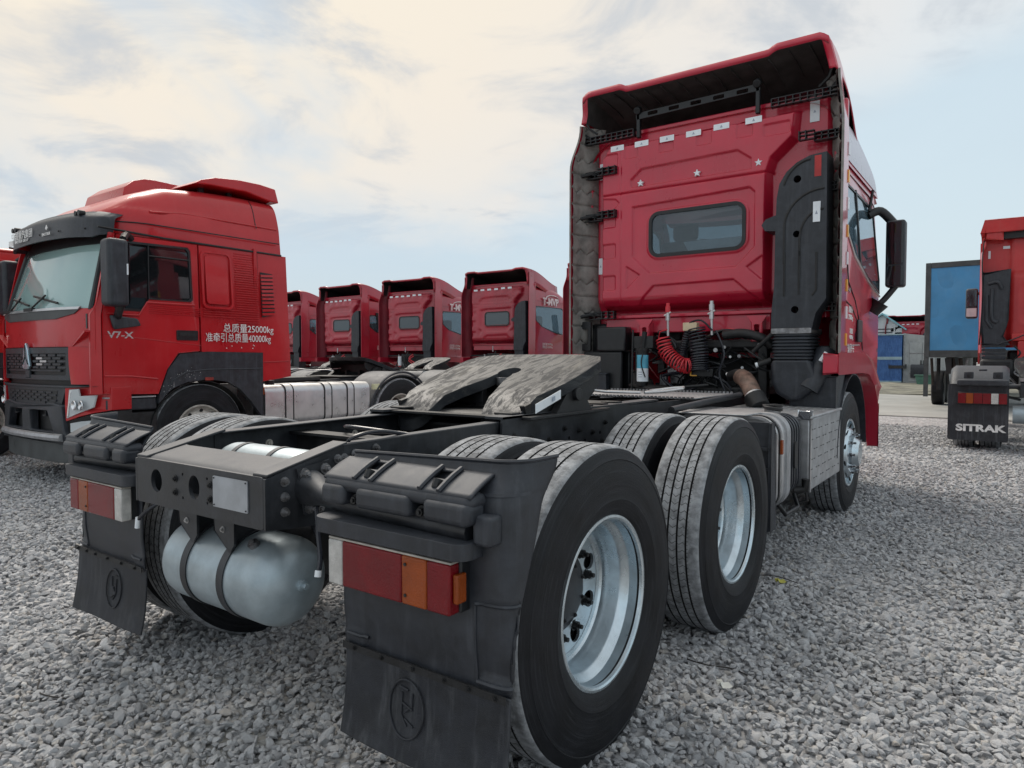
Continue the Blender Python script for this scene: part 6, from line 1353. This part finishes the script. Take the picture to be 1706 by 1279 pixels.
# ---- red truck on the right, seen from behind
def right_truck():
    T = empty('tractor_truck', 'red tractor truck at the right edge with white lettering on its rear mud flap', 'truck', (2.86, 10.72, 0))
    red = scarlet2
    for s in (1, -1): c_rail(s, [-.75, 1.2, 5.9], [1.03, 1.05, 1.0], [.80, .77, .74]).build('frame_rail', frame_m, T, 30)
    for y in (0, 1.384):
        for s in (1, -1): drive_wheel(T, 1.22, y, s, low=False)
    for s in (1, -1): front_wheel(T, 1.19, 4.6, s, low=True)
    fifth_wheel(T, low=True)
    for s in (-1, 1):
        sx = lambda a, b: (min(s * a, s * b), max(s * a, s * b))
        # arched cover over the tyres going down to the flap
        def arch(u, v):
            x = s * (.545 + .735 * v); ang = radians(60 + 112 * u); R = .70 - .045 * ss(abs(v - .5), .42, .5)
            y = .02 + R * cos(ang); z = .50 + R * 1.06 * sin(ang)
            if u > .72: z = min(z, 1.15 - (u - .72) * 3.2); y = -.70 + .03 * ss(abs(v - .5), .40, .5)
            return (x, y, z)
        g = MB().grid(40, 14, arch, thick=(0, .0, -.012), flip=s > 0).build('mudguard', plastic, T, 50)
        x0, x1 = sx(.545, 1.28)
        f = MB().plate(rrect(x0, .155, x1, .98, .03, 4), [], 'Y', -.715, -.700).build('mud_flap', rubber_flap, T, 30, bevel=.006)
        a0, a1 = sx(.55, 1.17)
        MB().box((a0, -.80, .955), (a1, -.70, 1.045)).build('lamp_hood', plastic, T, 40, bevel=.02, seg=3)
        lp = MB().box((a0 + .01, -.775, .685), (a1 - .01, -.715, .865)).build('tail_lamp', blackp, T, 30, bevel=.01)
        cols = [lens_red, lens_white, lens_red, lens_red, lens_amber, lens_red] if s > 0 else [lens_red, lens_amber, lens_red, lens_red, lens_white, lens_red]
        ws = [.10, .09, .11, .10, .09, .10]; xx = a0 + .015; sc = (a1 - a0 - .03) / sum(ws)
        names = {'red_lens': 'stop_lens', 'amber_lens': 'indicator_lens', 'clear_lens': 'reverse_lens'}
        for c_m, w in zip(cols, ws): MB().box((xx + .002, -.795, .70), (xx + w * sc - .002, -.775, .85)).build(names[c_m.name], c_m, lp, 30, bevel=.004); xx += w * sc
        for xc in (.68, 1.03):
            c = MB().box((s * xc - .06, -.735, 1.06), (s * xc + .06, -.70, 1.16)).build('guard_clip', plastic, T, 30, bevel=.012); MB().bolt((s * xc, -.735, 1.10), (0, -1, 0), .016, .014).build('bolt', engine, c)
        MB().box((s * .86 - .05, -.70, 1.17), (s * .86 + .05, -.62, 1.20)).build('guard_clip', plastic, T, 30, bevel=.01)
        text('flap_lettering', 'SITRAK', .135, white_paint, T, (s * .88, -.7165, .335), (pi / 2, 0, 0), sx=1.35, bold=.006)
        MB().tube([(s * .56, -.60, .99), (s * .42, -.55, .93)], .035, 10).tube([(s * .56, -.60, .80), (s * .42, -.3, .75)], .02, 8).build('guard_tube', frame_m, T)
    MB().tube([(-.56, -.62, .95), (.56, -.62, .95)], .035, 12).build('cross_tube', frame_m, T); MB().box((-.42, -.76, .80), (.42, -.745, 1.0)).build('rear_crossmember', frame_m, T, 30, bevel=.01)
    MB().tube([(-.5, -.6, .55), (.5, -.6, .55)], .13, 20).build('air_tank', silver_tank, T, 30)
    # cab
    def rw(u, v):
        x = -1.02 + 2.04 * u; z = 1.55 + 2.0 * v; h = .05 * ss(x, -.62, -.55) + .012 * (ss(abs(z - 2.86), .02, .01) * -1) + .04 * ss(z, 1.55, 1.75) + .02 * ss(sd_rr(x, z, -.4, 2.0, .7, 2.7, .1), 0, .02)
        return (x, 2.75 - h, z)
    MB().grid(60, 50, rw, thick=(0, .03, 0)).build('rear_wall', red, T, 50)
    for x in (-.70, -.35, 0, .35, .7): MB().box((x, 2.675, 3.34), (x + .16, 2.68, 3.39)).build('reflective_sticker', white_st, T, 0)
    MB().box((-.92, 2.67, 3.18), (-.885, 2.68, 3.32)).build('reflective_sticker', white_st, T, 0)
    for s in (1, -1):
        MB().grid(3, 24, lambda u, v: (s * (1.0 + .05 * u - .035 * (v > .9) - .0), 2.50 + .45 * u, 1.45 + 2.12 * v), thick=(-s * .018, 0, 0), flip=s > 0).build('side_extender', red, T, 50)
        MB().plate([(2.9, 1.25), (5.9, 1.25), (5.9, 2.1), (5.7, 2.9), (5.5, 3.1), (2.9, 3.5)], [], 'X', s * 1.02, s * 1.05).build('cab_side', red, T, 30)
        MB().tube(spline([(s * .98, 2.48, 3.50), (s * 1.0, 2.44, 3.1), (s * .985, 2.46, 2.4), (s * 1.02, 2.5, 1.6)]), .012, 6).build('extender_cable', engine, T)
        m = MB().box((min(s * 1.14, s * 1.36), 4.9, 2.20), (max(s * 1.14, s * 1.36), 5.05, 2.84)).build('mirror', plastic, T, 40, bevel=.05, seg=4)
        MB().box((min(s * 1.16, s * 1.34), 4.885, 2.46), (max(s * 1.16, s * 1.34), 4.9, 2.80)).build('mirror_glass', glass_m, m, 30, bevel=.004); MB().box((min(s * 1.16, s * 1.34), 4.885, 2.24), (max(s * 1.16, s * 1.34), 4.9, 2.42)).build('mirror_glass', alu_b, m, 30)
        MB().tube([(s * 1.04, 4.95, 2.7), (s * 1.2, 4.95, 2.75)], .03, 8).build('mirror_arm', blackp, T)
    MB().plate([(2.42, 3.62), (2.40, 3.84), (3.2, 3.86), (4.6, 3.70), (5.6, 3.1), (3.0, 3.45), (2.9, 3.62)], [], 'X', -1.03, 1.03, fn=lambda q: (q[0] * (1 - .06 * ss(q[2], 3.6, 3.86)), q[1], q[2])).build('roof_spoiler', red, T, 40, bevel=.05, seg=4)
    MB().plate([(-.98, 3.50), (-.96, 3.72), (-.80, 3.74), (-.70, 3.70), (-.72, 3.50)], [], 'Y', 2.44, 2.9).build('spoiler_side', red, T, 30, bevel=.03)
    MB().box((-.70, 2.5, 3.5), (.9, 2.7, 3.76)).build('spoiler_cavity', engine, T, 30)
    sn = MB().plate([(-.98, 2.90), (-.60, 2.92), (-.59, 2.05), (-.64, 1.95), (-.66, 1.75), (-.60, 1.62), (-.97, 1.62), (-1.0, 1.9)], [], 'Y', 2.45, 2.70).build('air_intake', plastic, T, 40, bevel=.03, seg=3)
    MB().tube(spline([(-.90, 2.44, 2.70), (-.76, 2.43, 2.72), (-.70, 2.44, 2.60)]), .03, 8).tube(spline([(-.84, 2.44, 2.60), (-.84, 2.44, 2.10), (-.76, 2.44, 2.0)]), .03, 8).tube([(-.92, 2.44, 2.5), (-.92, 2.44, 2.05), (-.84, 2.44, 1.9)], .03, 8).build('intake_rib', plastic, sn, 50)
    for k in range(4): MB().plate(rrect(-.98, 1.34 + .07 * k, -.62, 1.395 + .07 * k, .02, 3), [], 'Y', 2.46, 2.75).build('intake_bellows', plastic, T, 30, bevel=.01)
    MB().box((-1.0, 2.4, 1.02), (-.50, 2.9, 1.34)).build('filter_box', engine, T, 30, bevel=.05)
    MB().box((-.55, 2.5, 1.66), (1.0, 2.66, 1.80)).build('rear_sill', red, T, 30, bevel=.02); MB().box((-.45, 2.45, 1.35), (-.2, 2.6, 1.66)).build('cab_bracket', red, T, 30, bevel=.02)
    MB().box((-.6, 2.8, .8), (.6, 4.4, 1.5)).build('engine_block', engine, T, 30, bevel=.05)
    for i in range(24):
        x, z = random.uniform(-.6, .6), random.uniform(1.05, 1.6); MB().tube(spline([(x, 2.5, z), (x + random.uniform(-.2, .2), 2.45, z - .12), (x + random.uniform(-.2, .2), 2.5, z - .26)], 3), .018, 5).build('cable', random.choice([engine, hose_black, steel, engine]), T)
    MB().tube(spline([(-.75, 2.43, 1.60), (-.5, 2.42, 1.70), (-.2, 2.42, 1.85)]), .012, 6).build('cable', hose_black, T)
    return T
right_truck()

# ---------------------------------------------------------------- things beyond the lane
T = empty('box_trailer', 'blue box trailer with dark grey edge frame standing behind the right hand red truck', 'trailer', (.45, 19.0, 0))
MB().box((.10, .03, 1.50), (2.40, 12.0, 3.72)).build('box_body', sheet_blue, T, 30)
for a, b in (((0, 0, 1.38), (.125, .14, 3.84)), ((2.375, 0, 1.38), (2.50, .14, 3.84)), ((.125, 0, 1.38), (2.375, .14, 1.56)), ((.125, 0, 3.70), (2.375, .14, 3.84)), ((0, .14, 3.70), (.125, 12, 3.84)), ((0, .14, 1.38), (.125, 12, 1.56)), ((2.375, .14, 3.70), (2.5, 12, 3.84)), ((2.375, .14, 1.38), (2.5, 12, 1.56))): MB().box(a, b).build('edge_frame', dark_frame, T, 30, bevel=.012)
MB().grid(30, 30, lambda u, v: (.125 + 2.25 * u, .025 - .012 * sin(u * 15 + v * 3) * sin(v * 9) , 1.56 + 2.14 * v)).build('tarpaulin', sheet_blue, T, 60)
for x in (.55, 1.95): MB().box((x - .06, 0.1, .95), (x + .06, 12, 1.38)).build('chassis_beam', engine, T, 30)
for i in range(14):
    x = .15 + .16 * i; MB().tube([(x, .3, 1.36), (x + random.uniform(-.1, .1), .35, random.uniform(.5, .9))], random.uniform(.02, .05), 6).build('underframe_strut', random.choice([engine, rust_dark, steel]), T)
for y in (2.6, 4.0):
    for x in (.15, 2.35):
        MB().lathe([(-.12, .2), (-.14, .3), (-.15, .45), (-.12, .5), (.12, .5), (.15, .45), (.14, .3), (.12, .2)], (x, y, .48), 'X', 24).build('wheel', tyre_m, T, 30)
MB().box((.0, .0, .35), (.10, .12, 1.38)).build('landing_leg', dark_frame, T, 30); MB().box((2.3, .0, .35), (2.4, .12, 1.38)).build('landing_leg', dark_frame, T, 30)

T = empty('site_container', 'blue steel site container beside the grey one across the lane', 'container', (-6.6, 40.8, 0))
MB().box((0, 0, .12), (4.05, 2.4, 2.62)).build('body', shed_blue, T, 0)
for z in (.12, 1.28, 2.52): MB().box((-.02, -.03, z), (4.07, -.0, z + (.12 if z != 1.28 else .16))).build('rail', shed_pale if z == 1.28 else shed_blue, T, 0)
for i in range(27): MB().box((.08 + .15 * i, -.015, .24), (.14 + .15 * i, 0, 2.5)).build('corrugation', shed_blue, T, 0)
MB().box((-.1, -.1, 2.62), (4.12, 2.5, 2.68)).build('roof', shed_pale, T, 0); MB().box((-.0, -.05, 0), (4.05, 2.4, .12)).build('base', shed_pale, T, 0)
T = empty('shed', 'pale grey sheet metal shed with double doors beside the blue container', 'shed', (-2.5, 41.0, 0))
MB().plate([(0, 0), (2.6, 0), (2.6, 2.35), (0, 2.72)], [], 'Y', 0, 2.5).build('wall', shed_grey, T, 0)
for i in range(13): MB().box((.05 + .2 * i, -.015, .05), (.09 + .2 * i, 0, 2.3)).build('corrugation', shed_grey, T, 0)
for x in (.30, .92): MB().box((x, -.035, .1), (x + .58, -.016, 2.2)).build('door', shed_grey, T, 30, bevel=.01)
for x in (.82, .95): MB().box((x, -.06, .95), (x + .05, -.036, 1.25)).build('door_handle', engine, T, 0)
for z in (.5, 1.6): MB().box((.3, -.05, z), (1.5, -.036, z + .04)).build('door_bar', steel, T, 0)
T = empty('hut', 'small white hut with pale cyan pitched roof behind the blue container', 'hut', (-5.2, 45.5, 0))
MB().plate([(0, 0), (2.1, 0), (2.1, 3.2), (1.05, 4.0), (0, 3.2)], [], 'Y', 0, 5).build('wall', wall_white, T, 0)
for s in (-1, 1): MB().plate([(1.05, 4.02), (1.05, 4.12), (1.05 + s * 1.3, 3.12), (1.05 + s * 1.3, 3.02)], [], 'Y', -.25, 5.2).build('roof', roof_cyan, T, 0)
for z in (2.7, 2.9, 3.1): MB().box((.5, -.02, z), (1.6, 0, z + .06)).build('window_bar', dark_frame, T, 0)
T = empty('waste_bin', 'low green bin on the verge in front of the grey shed', 'bin', (-1.75, 39.2, 0))
MB().plate([(.1, 0), (1.0, 0), (1.1, .45), (0, .45)], [], 'Y', 0, .6).build('body', green_bin, T, 30, bevel=.03); MB().box((-.04, -.04, .45), (1.14, .64, .50)).build('lid', green_bin, T, 30, bevel=.01)
# distant line of trees far beyond the lots, reading as one low mass
tl = M('far_foliage', (.055, .075, .05), .9, 0, .3, 2.)
mb = MB(); rs = random.Random(3)
for i in range(1500):
    a = radians(rs.uniform(-60, 130)); R = rs.uniform(170, 230); x, y = -R * sin(a), R * cos(a); h = 3 + 2.5 * sin(a * 9) * sin(a * 23) + rs.uniform(-1, 1.5)
    w = rs.uniform(1.5, 4); c0 = (x, y, rs.uniform(.2, 1) * max(1.5, h)); vs = []
    for k in range(6): vs.append((c0[0] + w * cos(k) * rs.uniform(.6, 1), c0[1] + w * sin(k) * rs.uniform(.6, 1), c0[2] + w * .6 * rs.uniform(-1, 1)))
    mb.add(vs, [(0, 1, 2), (2, 3, 4), (4, 5, 0), (0, 2, 4), (1, 3, 5)])
far_trees = mb.build('far_tree_line', tl, None, 0, kind='stuff'); tag(far_trees, 'low dark line of trees on the horizon', 'trees')
# ---------------------------------------------------------------- litter on the stones
def litter(name, label, cat, px, r, mat, z=.03, group=None):
    T_ = MB(); n = 9; pts = [(px[0] + r * rnd_(k) * cos(2 * pi * k / n), px[1] + r * .8 * rnd_(k) * sin(2 * pi * k / n)) for k in range(n)]
    vs = [(px[0], px[1], z + .006)] + [(a, b, z + .012 * sin(k * 2.3)) for k, (a, b) in enumerate(pts)]
    o = T_.add(vs, [(0, 1 + k, 1 + (k + 1) % n) for k in range(n)]).build(name, mat, None, 0)
    m = o.modifiers.new('wall', 'SOLIDIFY'); m.thickness = .002; return tag(o, label, cat, group)
def rnd_(k): return .8 + .35 * sin(k * 4.7 + 1)

litter('fallen_leaf', 'yellow green leaf lying on the stones beside the second wheel', 'leaf', (1.249, 2.153), .035, leaf_y)
litter('paper_scrap', 'white scrap lying on the stones by the nearest tyre', 'scrap', (1.42, .66), .035, scrap_w)
for (P, lb) in (([(1.18, .82), (1.30, .80), (1.40, .85), (1.52, .79)], 'thin dark twig on the stones to the right of the nearest tyre'), ([(1.08, 2.2), (1.2, 2.24), (1.34, 2.21)], 'thin dark twig on the stones near the yellow leaf'), ([(-.9, -.95), (-.75, -1.0), (-.6, -.93)], 'dark twig on the stones below the left mud flap')):
    tag(MB().tube(spline([(a, b, .020 + .006 * sin(i * 2)) for i, (a, b) in enumerate(P)]), .003, 5).build('twig', twig_m), lb, 'twig')
